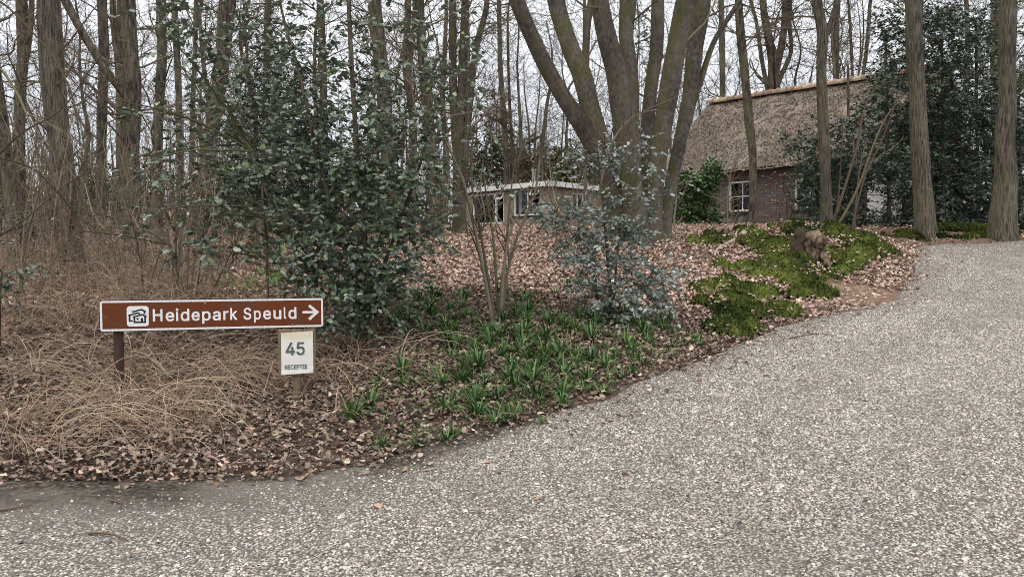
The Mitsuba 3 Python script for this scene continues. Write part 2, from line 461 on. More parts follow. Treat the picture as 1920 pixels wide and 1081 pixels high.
# ------------------------------------------------------------------ leaf litter
rng = np.random.default_rng(12)
NEAR = ([(.255, .195, .155), (.35, .27, .215), (.13, .098, .078), (.50, .41, .34), (.24, .14, .10)], [4, 3, 3, .7, .5])
SLOPE = ([(.45, .325, .262), (.56, .43, .355), (.24, .165, .132), (.66, .55, .46), (.33, .195, .145)], [4, 3, 2, .8, .6])


def litter(n, x0, x1, y0, y1, dens, size, pal, templ, tilt=.45, spill=.12):
    x, y = rng.uniform(x0, x1, n), rng.uniform(y0, y1, n)
    r = RD(x, y)
    sand = np.hypot(x - 5.3, (y - 12.1) * 1.25) + .5 * (noise2(x, y, 3, 57) - .5)
    ok = (np.abs(x) < .70 * y + .8) & (rng.random(n) < dens(x, y) * np.where(sand < .95, .16, 1)) & (r < rng.exponential(spill, n) - .04)
    x, y = x[ok], y[ok]
    ok = (moss_mask(x, y) < .12) | (rng.random(len(x)) < .22)
    x, y = x[ok], y[ok]
    n = len(x)
    s = rng.uniform(*size, n)
    P = np.stack([x, y, H(x, y) + np.where(moss_mask(x, y) > .12, .09, 0) + .01 + rng.exponential(.018, n) + .25 * s * rng.random(n)], 1)
    nr = HN(x, y) + rng.normal(0, tilt, (n, 3)) * [1, 1, .4]
    nr[:, 2] = np.abs(nr[:, 2])
    a = rng.uniform(0, 6.283, n)
    c = colors(rng, n, *pal)
    fw = np.stack([np.cos(a), np.sin(a), rng.normal(0, .3, n)], 1)
    k = rng.integers(0, len(templ), n)
    return join([scatter(*t, P[k == i], fw[k == i], nr[k == i], np.stack([s, s * rng.uniform(.8, 1.15, n), s], 1)[k == i], c[k == i]) for i, t in enumerate(templ) if (k == i).any()])


tuft_zone = gpoly([(640, 540), (760, 520), (830, 560), (900, 600), (1000, 560), (1060, 590), (1200, 600), (1330, 640), (1240, 690), (1100, 750), (980, 800), (830, 835), (720, 860), (690, 800), (760, 720), (700, 640)])
bramble_zone = gpoly([(0, 560), (180, 560), (430, 600), (640, 620), (700, 700), (640, 790), (560, 830), (300, 850), (0, 850)])


def d_near(x, y):
    d = np.where(shapely.contains_xy(tuft_zone, x, y), .85, 1.0) * (.55 + .9 * noise2(x, y, 1.1, 51))
    return np.where((x > -3) & (RD(x, y) > -.35) & (noise2(x, y, 1.0, 52) > .55), d * .55, d)


lit = [litter(14000, -6.2, 9, 4.9, 17.5, lambda x, y: .75 * (np.hypot(x - 5.25, y - 12.15) > .8), (.012, .04), NEAR, [DIAMOND], .4, spill=.38),
       litter(50000, -6.2, 4, 5.1, 10.6, d_near, (.025, .068), NEAR, LITTER, .33, spill=.16),
       litter(14000, 1.5, 13.5, 8.0, 21.5, lambda x, y: np.where(RD(x, y) > -.8, .6, .0) * (noise2(x, y, 1.7, 53) > .42) * (np.hypot(x - 5.25, (y - 12.15) * 1.25) + .5 * (noise2(x, y, 3, 57) - .5) > .95), (.04, .085), SLOPE, LITTER[:2], spill=.2),
       litter(130000, -8, 8.5, 10.2, 20, lambda x, y: .85 * (.45 + .9 * noise2(x, y, .8, 54)) * np.where(x < -3.2, .6, 1), (.042, .08), SLOPE, [DIAMOND, LITTER[1]], .34),
       litter(95000, -16, 15, 19, 46, lambda x, y: np.where(x < -5, .3, .9) * np.where(x > 5, .5, 1), (.07, .115), SLOPE, [DIAMOND], .3)]
put('leaf_litter', vply(join(lit), 'matte'), 'dry brown and pinkish fallen leaves carpeting the bank and the slope', 'fallen leaves', kind='stuff')

LEAF_PLY = None
for i, (px, py) in enumerate([(520, 888), (755, 893), (870, 858), (1352, 798), (640, 866), (310, 910), (352, 913), (598, 846), (430, 905), (905, 880), (1000, 948), (262, 1052), (1180, 900), (1440, 700), (1520, 655), (700, 960), (560, 905)]):
    g = gh(px, py)[0]
    r2 = np.random.default_rng(300 + i)
    t = LITTER[i % 3]
    s = r2.uniform(.05, .085)
    a = r2.uniform(0, 6.28)
    p = scatter(*t, g[None] + [[0, 0, .033]], [[math.cos(a), math.sin(a), .12]], [[r2.normal(0, .3), r2.normal(0, .3), 1]], [[s, s, s]], [[(.50, .33, .24), (.36, .23, .16), (.58, .42, .33)][i % 3]])
    put('fallen_leaf', vply(p, 'matte'), 'single dry curled leaf lying alone on the open gravel', 'leaf', 'lone leaves on the gravel')

# ------------------------------------------------------------------ dry bramble and grass tangle
rng = np.random.default_rng(13)


def arcs(P, h, L, r, pal, n=9, lean=None, rough_=.12):
    k = len(P)
    a = rng.uniform(0, 6.283, k)
    s = np.linspace(0, 1, n)[None, :, None]
    D = np.stack([np.cos(a), .6 * np.sin(a), 0 * a], 1)[:, None]
    hh, LL = rng.uniform(*h, k)[:, None, None], rng.uniform(*L, k)[:, None, None]
    end = rng.uniform(.0, .75, k)[:, None, None]
    Q = P[:, None] + D * LL * s ** 1.15 + np.array([0, 0, 1]) * hh * (4 * s * (1 - s) * (1 - end) + end * np.sin(s * 1.9))
    w = np.cumsum(rng.normal(0, 1, (k, n, 3)), 1) * rough_ * LL / n
    Q = Q + w - w[:, :1]
    ok = ~((np.abs(Q[..., 0] + 2.08) < .12) & (Q[..., 1] < 7.46) & (Q[..., 2] > H(Q[..., 0], Q[..., 1]) + .05)).any(1) | (rng.random(k) < .06)     # few cross the stake of the number board
    Q, k = Q[ok], int(ok.sum())
    R = rng.uniform(*r, k)[:, None] * np.linspace(1, .45, n)[None]
    return tubes(Q, R, 3, colors(rng, k, *pal, .25))


DRY = ([(.34, .25, .18), (.235, .16, .115), (.44, .34, .255), (.15, .105, .08)], [4, 3, 1.6, 1.4])
front = in_poly(rng, [(0, 600), (180, 640), (430, 640), (640, 650), (790, 660), (760, 720), (660, 770), (610, 810), (520, 845), (280, 865), (0, 870)], 2900)
back = in_poly(rng, [(0, 475), (120, 470), (390, 500), (420, 570), (560, 610), (640, 640), (180, 640), (0, 620)], 1500)
front[:, 2] -= .03
front = front[noise2(front[:, 0], front[:, 1], 1.6, 91) + rng.normal(0, .1, len(front)) > .53]
back = back[noise2(back[:, 0], back[:, 1], 1.2, 92) + rng.normal(0, .1, len(back)) > .53]
front = front[~((np.abs(front[:, 0] + 2.08) < .5) & (front[:, 1] < 7.45) & (rng.random(len(front)) < .9))]
zs = np.clip((7.6 - front[:, 1]) / .5, 0, 1)
near_sign = (front[:, 0] > -4.3) & (front[:, 0] < -1.2)
tall = in_poly(rng, [(0, 470), (150, 470), (420, 500), (430, 560), (180, 560), (0, 580)], 520)
RED = ([(.23, .175, .13), (.30, .235, .18), (.15, .115, .09), (.37, .295, .23)], [4, 3, 2, 1])
put('bramble_tangle', vply(join([arcs(tall[:400], (.3, 1.05), (.5, 1.8), (.0022, .0045), RED), arcs(tall[400:], (.5, 1.5), (.1, .6), (.0028, .005), RED, rough_=.2), arcs(front, (.05, .36), (.35, 1.2), (.0018, .0038), DRY), arcs(back, (.10, .5), (.4, 1.5), (.0018, .004), DRY), arcs(np.vstack([front[:330], back[:160]]), (.15, .42), (.6, 1.3), (.0026, .0042), ([(.52, .41, .31), (.42, .31, .22)], [1, 1])), arcs(back[:140], (.3, .9), (.1, .5), (.0026, .0045), ([(.36, .28, .2), (.2, .15, .11)], [1, 1]))]), 'matte'),
    'tangle of thin dry tan bramble and grass stems below and behind the signs', 'bramble', kind='stuff')

# ------------------------------------------------------------------ wood rush tufts
rng = np.random.default_rng(14)


def tuft_mesh(n, h, w, pal):
    a, sp = rng.uniform(0, 6.283, n), rng.uniform(.25, 1.35, n)
    L = rng.uniform(.55, 1, n) * h
    s = np.linspace(0, 1, 5)[None, :]
    ang = sp[:, None] * (.35 + 1.25 * s ** 1.4)
    dx = np.concatenate([np.zeros((n, 1)), np.cumsum(np.sin(ang[:, 1:]), 1)], 1) * (L / 4)[:, None]
    dz = np.concatenate([np.zeros((n, 1)), np.cumsum(np.cos(ang[:, 1:]), 1)], 1) * (L / 4)[:, None]
    r0 = rng.uniform(0, .035, n)[:, None]
    C = np.stack([np.cos(a)[:, None] * (dx + r0), np.sin(a)[:, None] * (dx + r0), dz], -1)
    side = np.stack([-np.sin(a), np.cos(a), 0 * a], 1)[:, None] * (w * rng.uniform(.7, 1.2, n)[:, None] * np.array([.7, 1, .9, .6, .08])[None])[..., None]
    V = np.stack([C - side, C + side], 2).reshape(-1, 3)
    q = np.array([[2 * i, 2 * i + 1, 2 * i + 3, 2 * i + 2] for i in range(4)])
    f = np.vstack([q[:, [0, 1, 2]], q[:, [0, 2, 3]]])
    f = (f[None] + (np.arange(n) * 10)[:, None, None]).reshape(-1, 3)
    return V, f, np.repeat(colors(rng, n, *pal, .22), 10, 0)


GREEN = ([(.11, .19, .055), (.17, .26, .09), (.055, .105, .034), (.25, .24, .12)], [4, 2.4, 2.2, .35])
DEEP = ([(.06, .125, .034), (.095, .175, .05), (.035, .07, .022), (.2, .19, .09)], [4, 2, 2, .3])
tufts = [vply(tuft_mesh(int(rng.integers(26, 44)), h, .0105, p), 'grassy') for h, p in ((.26, GREEN), (.30, DEEP), (.22, GREEN), (.27, DEEP), (.20, GREEN), (.33, DEEP))]
cand = np.vstack([in_poly(rng, [(840, 600), (900, 610), (1000, 590), (1100, 600), (1220, 610), (1330, 640), (1300, 665), (1240, 685), (1110, 735), (1000, 770), (880, 760), (830, 700)], 240),
                  in_poly(rng, [(640, 540), (760, 520), (860, 560), (900, 600), (840, 660), (740, 620), (650, 600)], 70),
                  in_poly(rng, [(700, 700), (860, 700), (960, 790), (830, 840), (730, 850), (690, 790)], 14),
                  in_poly(rng, [(880, 760), (1000, 770), (1180, 700), (1240, 690), (1110, 752), (990, 790), (900, 815)], 22),
                  in_poly(rng, [(940, 540), (1060, 540), (1280, 590), (1320, 630), (1060, 600), (960, 590)], 48)])
rng.shuffle(cand)
chosen = []
for c in cand:
    if RD(c[0], c[1]) < .02 and all(np.hypot(*(c - d)[:2]) > .15 for d in chosen):
        chosen.append(c)
chosen += [gh(x, y)[0] for x, y in ((850, 822), (838, 832), (742, 848), (718, 846), (1062, 762), (1018, 800), (660, 795))]
for c in chosen:
    s = float(rng.uniform(.65, 1.15)) * (.75 if RD(c[0], c[1]) > -.25 else 1)
    sh = dict(tufts[int(rng.integers(len(tufts)))])
    sh['to_world'] = T().translate([c[0], c[1], c[2] - .01]).rotate([0, 0, 1], float(rng.uniform(0, 360))).scale([s, s, s * float(rng.uniform(.85, 1.15))])
    put('wood_rush_tuft', sh, 'tuft of strappy green wood rush blades on the dark bank above the drive', 'grass tuft', 'wood rush tufts on the bank')
light = in_poly(rng, [(405, 525), (440, 515), (530, 520), (530, 552), (405, 556)], 20)
LIGHT = vply(tuft_mesh(40, .32, .006, ([(.16, .24, .06), (.22, .30, .09), (.09, .15, .035)], [3, 2, 1])), 'grassy')
for c in light:
    sh = dict(LIGHT)
    sh['to_world'] = T().translate([c[0], c[1], c[2] - .01]).rotate([0, 0, 1], float(rng.uniform(0, 360))).scale(float(rng.uniform(.6, 1.05)))
    put('grass_tuft', sh, 'light green grass tuft behind the brown direction sign', 'grass tuft', 'light green grass behind the sign')
# short seedlings and ivy of the same ground, too small to count
few = in_poly(rng, [(640, 560), (900, 600), (1330, 640), (1240, 690), (980, 800), (700, 860), (690, 700)], 900)
few = few[RD(few[:, 0], few[:, 1]) < .0]
a = rng.uniform(0, 6.283, len(few))
mini = in_poly(rng, [(640, 560), (900, 600), (1330, 640), (1240, 690), (980, 790), (860, 800), (760, 690)], 220)
mini = mini[RD(mini[:, 0], mini[:, 1]) < .04]
sm_all = []
for c in mini:
    v_, f_, c_ = tuft_mesh(9, float(rng.uniform(.07, .16)), .006, GREEN)
    sm_all.append((v_ + c, f_, c_))
put('ground_cover', vply(join([*sm_all, scatter(*OVAL, few + [0, 0, .03], np.stack([np.cos(a), np.sin(a), rng.uniform(.2, 1.2, len(a))], 1), rng.normal(0, .5, (len(a), 3)) + [0, 0, 1], rng.uniform(.025, .06, len(a)), colors(rng, len(a), *GREEN))]), 'grassy'),
    'short grass blades and small seedlings scattered over the dark bank soil', 'ground cover', kind='stuff')

# ------------------------------------------------------------------ sticks
STICKS = [([(165, 1016), (205, 1013), (240, 1026)], 'thin bent dark twig lying on the gravel at lower left'), ([(0, 972), (30, 966), (60, 961)], 'straight dark twig on the gravel at the left edge'),
          ([(205, 950), (230, 953)], 'short dark twig on gravel below the leaf edge'), ([(1565, 590), (1600, 586), (1640, 583)], 'thin twig on the gravel beside the sandy patch'),
          ([(580, 790), (660, 745), (760, 712), (880, 690)], 'long thin branch lying across the leaves right of the number board'), ([(835, 632), (880, 612), (930, 590)], 'bent pale root branch at the foot of the bare shrub'),
          ([(1480, 640), (1530, 632), (1560, 636)], 'thin twig lying at the gravel edge below the moss'), ([(895, 795), (870, 830)], 'short brown stick standing out of the grass edge'),
          ([(700, 752), (760, 690), (800, 660)], 'thin leaning dead stem among the tufts'), ([(980, 475), (1010, 470), (1040, 455)], 'pale fallen branch on the leaf slope behind the shrub')]
for pts, lab in STICKS:
    g = gh(*np.array(pts, float).T)
    g[:, 2] += .035
    if len(g) > 2:
        g = CubicSpline(np.arange(len(g)), g)(np.linspace(0, len(g) - 1, 9))
    g[:, 2] = np.maximum(g[:, 2], H(g[:, 0], g[:, 1]) + .03)
    P, R = [g], [np.linspace(.008, .004, len(g))]
    m = tubes(P, R, 5, np.array([[.16, .115, .08]]))
    put('fallen_stick', vply(m, 'matte', smooth=True), lab, 'stick')

# ------------------------------------------------------------------ trees: trunks traced by their course, at their own distance
def resample(P, R, step):
    L = np.concatenate([[0], np.cumsum(np.linalg.norm(np.diff(P, axis=0), axis=1))])
    n = max(4, int(L[-1] / step))
    s = np.linspace(0, L[-1], n)
    return np.stack([PchipInterpolator(L, P[:, k])(s) for k in range(3)], 1), PchipInterpolator(L, R)(s), s


def trunk_mesh(P, R, seed, sides=14, step=.14, flare=.0, rough_=.05, lumps=.06):
    """A trunk or limb from its foot up: P (n, 3), R (n,)."""
    rng = np.random.default_rng(seed)
    P, R, s = resample(P, R, step)
    R = R * (1 + lumps * (2 * meshkit.noise(np.stack([s * 1.3, 0 * s, 0 * s + seed], 1)) - 1))
    t = unit(np.gradient(P, axis=0))
    a = unit(np.cross(t, [0.13, 1, 0.05]))
    b = np.cross(t, a)
    ang = np.linspace(0, 2 * np.pi, sides, endpoint=False)
    k, ph = rng.integers(4, 7), rng.uniform(0, 6)
    fl = flare * np.exp(-s / .28)[:, None] * (1 + .55 * np.cos(k * ang + ph)[None] + .3 * np.cos((k - 2) * ang + 2 * ph)[None])
    d = np.cos(ang)[None, :, None] * a[:, None] + np.sin(ang)[None, :, None] * b[:, None]
    V = P[:, None] + d * R[:, None, None]
    rr = R[:, None] * (1 + fl + rough_ * (2 * meshkit.fbm(V * [9, 9, 3], 2, seed % 97) - 1))
    V = P[:, None] + d * rr[..., None]
    n = len(P)
    i, j = np.meshgrid(np.arange(n - 1), np.arange(sides), indexing='ij')
    q = np.stack([i * sides + j, i * sides + (j + 1) % sides, (i + 1) * sides + (j + 1) % sides, (i + 1) * sides + j], -1).reshape(-1, 4)
    f = np.vstack([q[:, [0, 1, 2]], q[:, [0, 2, 3]], [[(n - 1) * sides + x, (n - 1) * sides + (x + 1) % sides, n * sides] for x in range(sides)]])
    return np.vstack([V.reshape(-1, 3), P[-1:]]), f


def grow(rng, P, R, n, t, ang, length, ratio, npts=7, up=.03, wob=.16, rmin=.0022, taper=.3, rmax=1.0):
    """n branches from random places on the polylines P (k, m, 3)."""
    k, m, _ = P.shape
    L = np.linalg.norm(np.diff(P, axis=1), axis=2).sum(1)
    i = rng.choice(k, n, p=L / L.sum())
    u = rng.uniform(*t, n) * (m - 1)
    j = np.minimum(u.astype(int), m - 2)
    w = (u - j)[:, None]
    p0, p1 = P[i, j], P[i, j + 1]
    o, tg = p0 + (p1 - p0) * w, unit(p1 - p0)
    r = R[i, j] + (R[i, j + 1] - R[i, j]) * w[:, 0]
    v = rng.normal(size=(n, 3))
    perp = unit(v - (v * tg).sum(1, keepdims=True) * tg)
    a = np.radians(rng.uniform(*ang, n))[:, None]
    d = np.cos(a) * tg + np.sin(a) * perp
    step = (rng.uniform(*length, n) / (npts - 1))[:, None]
    Q = [o]
    for _ in range(npts - 1):
        Q.append(Q[-1] + d * step)
        d = unit(d + rng.normal(0, wob, (n, 3)) + [0, 0, up])
    r0 = np.clip(r * ratio * rng.uniform(.5, 1.1, n), rmin, rmax)
    return np.stack(Q, 1), np.maximum(r0[:, None] * np.linspace(1, taper, npts)[None], rmin * .8)


def even(P, R, m=14):
    L = np.concatenate([[0], np.cumsum(np.linalg.norm(np.diff(P, axis=0), axis=1))])
    s = np.linspace(0, L[-1], m)
    return np.stack([np.interp(s, L, P[:, k]) for k in range(3)], 1)[None], np.interp(s, L, R)[None]


TWIG = ([(.13, .105, .082), (.19, .16, .125), (.09, .072, .06), (.15, .145, .09)], [4, 3, 2, 1.5])


def traced(pts, d, base=True, lean=0.0, top=3.5, seed=0, sink=.25):
    """Foot-to-top polyline and radii from (px, py, width px) listed from the top down, at distance d (a number, or (top, foot))."""
    pts = [p if len(p) == 3 else (*p, None) for p in pts]
    w = np.array([np.nan if p[2] is None else p[2] for p in pts], float)
    k = np.arange(len(pts))
    w = np.interp(k, k[~np.isnan(w)], w[~np.isnan(w)])
    q = np.gradient(np.array([p[:2] for p in pts], float), axis=0)
    w = w * .9 * np.abs(q[:, 1]) / np.hypot(*q.T).clip(1)
    py = np.array([p[1] for p in pts], float)
    dt, df = d if isinstance(d, tuple) else (d + lean, d)
    ds = df + (dt - df) * (py[-1] - py) / max(py[-1] - py[0], 1)
    P = np.array([at(p[0], p[1], q) for p, q in zip(pts, ds)])[::-1]
    R = (w * ds / F / 2)[::-1]
    if base:
        f = P[0].copy()
        f[2] = float(H(f[0], f[1])) - sink
        if P[1, 2] - f[2] > .1:
            P[0] = f
    if top > 0:      # the trunk goes on above the picture
        t = unit(P[-1] - P[-2]) * [.7, .7, 1]
        rng = np.random.default_rng(seed + 5000)
        for i in range(3):
            t = unit(t + rng.normal(0, .1, 3) * [1, 1, 0] + [0, 0, .12])
            P = np.vstack([P, P[-1] + t * top / 3])
            R = np.append(R, R[-1] * .78)
    return P, R


def tree(name, label, stems, d, bsdf, seed, category='tree', group=None, n=(20, 120, 400), flare=.35, top=4.0, l1=(1.0, 3.2), t1=(.25, 1.0), lean=0.0, sides=14, names=None, rough_=.05, fine=None, l3=(.2, .7)):
    """A bare tree: traced stems (the first is the trunk) and a crown of limbs and twigs."""
    rng = np.random.default_rng(seed)
    key = thing(name, label, category, group)
    SP_, SR_ = [], []
    for i, st in enumerate(stems):
        pts, kw = st if isinstance(st, tuple) and isinstance(st[1], dict) else (st, {})
        dd = kw.get('d', d)
        P, R = traced(pts, dd, kw.get('base', i == 0), lean, kw.get('top', top), seed + i)
        m = trunk_mesh(P, R, seed + i, sides, .14 if (d if not isinstance(d, tuple) else d[0]) < 22 else .3, flare if kw.get('base', i == 0) else 0, rough_)
        put(f"{key}__{kw.get('name') or ('trunk' if i == 0 else 'limb')}", ply(m, bsdf, smooth=True))
        q = even(P, R)
        SP_.append(q[0]); SR_.append(q[1])
    P, R = np.vstack(SP_), np.vstack(SR_)
    A, a = grow(rng, P, R, n[0], t1, (35, 85), l1, .30, 9, .05, .17, .006, rmax=.022 if (d if not isinstance(d, tuple) else d[0]) < 30 else .06)
    B, b = grow(rng, A, a, n[1], (.12, 1), (30, 70), (.5, 1.7), .55, 7, .03, .2, .0045)
    dm = d if not isinstance(d, tuple) else d[0]
    C, c = grow(rng, B, b, n[2], (.1, 1), (30, 75), l3, .6, 5, .02, .22, fine or .0024 + .00016 * dm)
    put(f'{key}__crown', vply(join([tubes(A, a, 5, colors(rng, n[0], *TWIG)), tubes(B, b, 4, colors(rng, n[1], *TWIG)), tubes(C, c, 3, colors(rng, n[2], *TWIG))]), 'matte'))
    return key


S_ = lambda pts, **k: (pts, k)
# the many-stemmed beech in the middle
tree('beech_tree', 'large grey beech with many spreading stems rising from one mossy foot in the middle', [
    S_([(969, 0, 36), (1000, 75, 37), (1031, 138, 39), (1062, 191, 42), (1098, 244, 46), (1133, 311, 48), (1155, 380, 50), (1166, 440, 56)], d=(13.6, 15.1), name='stem', base=True),
    S_([(1042, 0, 36), (1066, 80, 38), (1093, 147, 42), (1106, 200, 44), (1124, 266, 46), (1145, 330, 50), (1168, 400, 52), (1180, 440, 50)], d=(16.2, 15.5), name='stem', base=True),
    S_([(1124, 0, 40), (1137, 67, 42), (1155, 133, 44), (1166, 200, 47), (1175, 266, 46), (1182, 333, 45), (1191, 395, 50), (1198, 442, 58)], d=(13.8, 14.7), name='stem', base=True),
    S_([(1177, 0, 34), (1174, 67, 31), (1182, 133, 30), (1186, 200, 29), (1188, 290, 30), (1192, 370, 30), (1205, 440, 32)], d=(16.6, 15.6), name='stem', base=True),
    S_([(1233, 0, 26), (1231, 90, 27), (1222, 155, 27), (1215, 222, 27), (1209, 320, 28), (1210, 440, 34)], d=(17.6, 16.0), name='stem', base=True),
    S_([(1286, 0, 43), (1271, 75, 43), (1257, 155, 41), (1242, 244, 39), (1228, 333, 40), (1222, 400, 44), (1222, 444, 58)], d=(14.3, 14.9), name='stem', base=True),
    S_([(1313, 0, 40), (1303, 90, 34), (1293, 178, 31), (1275, 266, 29), (1258, 346, 27), (1246, 410, 32), (1240, 446, 52)], d=(15.4, 15.2), name='stem', base=True),
    S_([(1387, 0, 11), (1362, 40, 12), (1338, 80, 12), (1315, 147, 13), (1296, 205, 14), (1286, 235, 14)], d=(15.6, 15.3), base=False, name='limb'),
    S_([(1110, -10, 14), (1100, 60, 15), (1098, 110, 16), (1096, 160, 18)], d=(16.9, 16.2), base=False, name='limb')],
     15, 'bark_beech', 100, n=(60, 330, 900), flare=.10, l1=(.8, 3.4), t1=(.3, 1), rough_=.035, sides=18)
GRP = None
tree('oak_tree', 'thick straight oak with fissured bark and flared foot, left one of the two big oaks', [[(1714, 0, 34), (1715, 89, 32), (1720, 178, 32), (1724, 266, 34), (1730, 355, 38), (1733, 400, 41), (1736, 432, 50)]], 18.4, 'bark_oak', 120, n=(16, 90, 260), flare=.2, sides=20, t1=(.5, 1))
tree('oak_tree', 'thick curved oak with ridged bark standing near the right edge of the picture', [[(1891, 0, 31), (1888, 89, 34), (1889, 178, 34), (1884, 266, 39), (1886, 333, 44), (1882, 390, 48), (1878, 434, 58)]], 17.9, 'bark_oak', 121, n=(14, 80, 240), flare=.2, sides=20, t1=(.5, 1))
tree('slender_tree', 'slender dark trunk standing in front of the right end of the thatched roof', [[(1531, 0, 22), (1542, 67, 22), (1540, 133, 20), (1542, 200, 22), (1546, 290, 23), (1549, 378, 23), (1551, 432, 30)],
     S_([(1571, -10, 10), (1562, 30, 11), (1552, 55, 13), (1543, 80, 14)], base=False)], 18.0, 'bark_oak', 122, n=(16, 90, 260), t1=(.5, 1))
tree('slender_tree', 'slender wavy trunk crossing the left side of the house window', [[(1385, 0, 15), (1389, 67, 18), (1396, 133, 18), (1404, 222, 18), (1411, 290, 17), (1412, 378, 17), (1403, 440, 25)]], 19.5, 'bark_wood', 123, n=(22, 120, 330), t1=(.35, 1))
tree('forked_tree', 'tall tree forking into three stems behind the thatched ridge', [[(1431, 0, 14), (1440, 67, 17), (1451, 125, 23), (1449, 190, 27), (1449, 300, 28), (1449, 420, 30)],
     S_([(1473, 0, 14), (1471, 45, 14), (1460, 110, 16), (1452, 140, 18)], base=False), S_([(1480, 40, 9), (1484, 90, 9), (1466, 140, 10), (1453, 175, 11)], base=False), S_([(1418, 40, 7), (1428, 110, 9), (1441, 175, 10)], base=False)], 41, 'bark_far', 124, n=(60, 300, 800), l1=(1.5, 5), fine=.011, l3=(.4, 1.4))
tree('forked_tree', 'thin tree rising behind the right half of the thatched ridge', [[(1571, 0, 11), (1568, 67, 11), (1568, 147, 12), (1568, 300, 13), (1568, 420, 14)]], 40, 'bark_far', 125, n=(40, 220, 600), l1=(1.5, 4.5), fine=.011, l3=(.4, 1.4))
tree('forked_tree', 'crooked thin tree behind the holly right of the ridge', [[(1632, 0, 7), (1626, 80, 8), (1618, 140, 8), (1600, 200, 9), (1590, 420, 10)], S_([(1590, 0, 5), (1596, 90, 6), (1600, 190, 6)], base=False)], 43, 'bark_far', 126, n=(40, 220, 600), l1=(1.5, 4.5), fine=.011, l3=(.4, 1.4))
tree('slender_tree', 'grey trunk between the two big oaks at right, seen through the holly', [[(1866, 0, 15), (1864, 90, 15), (1870, 200, 17), (1868, 430, 20)]], 30, 'bark_far', 127, n=(16, 90, 260))
# the wood on the left
tree('forest_tree', 'thick trunk cut off by the left edge of the picture', [[(-12, 120, 26), (-8, 160, 28), (8, 270, 28), (20, 360, 28), (32, 475, 32)]], 14, 'bark_wood', 130, n=(20, 120, 360), t1=(.2, 1), l1=(.8, 2.6))
tree('forest_tree', 'thin leaning trunk second from the left edge', [[(40, 0, 22), (43, 90, 23), (38, 180, 22), (36, 310, 22), (36, 470, 24)], S_([(60, 0, 10), (56, 60, 12), (48, 110, 14), (66, 190, 13)][:3], base=False)], 20, 'bark_wood', 131, n=(24, 140, 420), t1=(.2, 1))
tree('forest_tree', 'thickest trunk of the left wood, rough grey bark above the hazel clump', [[(91, 0, 44), (95, 90, 48), (104, 200, 44), (119, 311, 42), (136, 420, 44), (142, 490, 54)]], 12.6, 'bark_oak', 132, n=(22, 110, 320), t1=(.2, 1), l1=(.7, 2.4))
tree('forest_tree', 'trunk with a heavy left-leaning limb forking at mid height', [[(240, 0, 27), (244, 90, 29), (249, 160, 33), (247, 220, 35), (246, 290, 33), (249, 420, 33), (250, 475, 38)],
     S_([(112, -20, 17), (155, 62, 18), (175, 95, 18), (191, 120, 18), (212, 150, 19), (240, 185, 21)], base=False)], 15, 'bark_wood', 133, n=(24, 130, 360), t1=(.2, 1))
for i, (lab, pts, d) in enumerate([
    ('narrow straight trunk just left of the forked tree in the left wood', [(191, 0, 20), (195, 89, 20), (191, 222, 20), (190, 400, 21), (190, 470, 22)], 22),
    ('straight trunk just right of the forked tree in the left wood', [(302, 0, 20), (304, 90, 20), (301, 155, 20), (296, 244, 20), (295, 400, 21), (294, 460, 24)], 18.5),
    ('thin far trunk second right of the forked tree', [(326, 0, 13), (331, 90, 13), (335, 178, 13), (335, 450, 14)], 25),
    ('very thin far trunk left of the holly', [(368, 0, 9), (366, 90, 9), (362, 178, 10), (360, 450, 11)], 27),
    ('greenish trunk leaning right behind the upper left of the holly', [(427, 0, 33), (417, 110, 30), (396, 266, 25), (388, 400, 26), (386, 460, 30)], 18),
    ('trunk half hidden behind the middle of the holly crown', [(702, 0, 28), (711, 90, 29), (720, 178, 30), (724, 245, 28), (733, 400, 28), (736, 450, 34)], 17.5),
    ('greenish trunk standing between the holly and the twin trunks', [(786, 0, 20), (791, 90, 21), (800, 178, 24), (806, 266, 26), (815, 378, 28), (818, 440, 32)], 18.5),
    ('faint trunk behind the left part of the holly', [(503, 0, 14), (500, 120, 14), (498, 300, 15), (494, 455, 17)], 21),
    ('faint straight trunk behind the holly top', [(600, 0, 15), (606, 150, 16), (608, 300, 16), (612, 455, 18)], 21),
    ('small trunk seen between the beech stems', [(1352, 0, 12), (1354, 100, 12), (1356, 300, 12), (1356, 430, 14)], 38)]):
    tree('forest_tree', lab, [pts], d, 'bark_wood' if d < 20 else 'bark_far', 140 + i, n=(20, 130, 400), t1=(.2, 1))
tree('twin_tree', 'three mossy grey stems rising from one foot left of the far chalet', [[(849, 0, 15), (849, 133, 17), (856, 266, 21), (861, 360, 27), (862, 425, 36)],
     S_([(873, 0, 16), (867, 133, 17), (862, 266, 18), (862, 360, 20), (864, 425, 22)], base=True), S_([(913, 0, 12), (893, 90, 14), (884, 155, 15), (878, 222, 15), (868, 355, 16), (866, 425, 18)], base=True)], 20, 'bark_beech', 160, n=(40, 220, 600), t1=(.25, 1))
for i, (lab, pts, d) in enumerate([
    ('thin bare tree left of the beech, seen above the flat roof of the chalet', [(935, 0, 9), (938, 120, 10), (946, 240, 12), (950, 330, 14), (950, 428, 15)], 60),
    ('thin bare tree right of the first one above the chalet', [(952, 60, 5), (955, 180, 6), (960, 280, 8), (962, 428, 9)], 61),
    ('thin branching tree just left of the beech stems above the chalet', [(1035, 130, 5), (1025, 200, 7), (1018, 260, 9), (1008, 340, 10), (1004, 428, 10)], 60),
    ('thin dark pole tree between the second and third beech stems', [(1096, 0, 6), (1097, 200, 7), (1098, 428, 8)], 33)]):
    tree('thin_tree', lab, [pts], d, 'bark_far', 170 + i, n=(44, 240, 640), t1=(.15, 1), l1=(.8, 4.2), fine=.011, l3=(.4, 1.6))

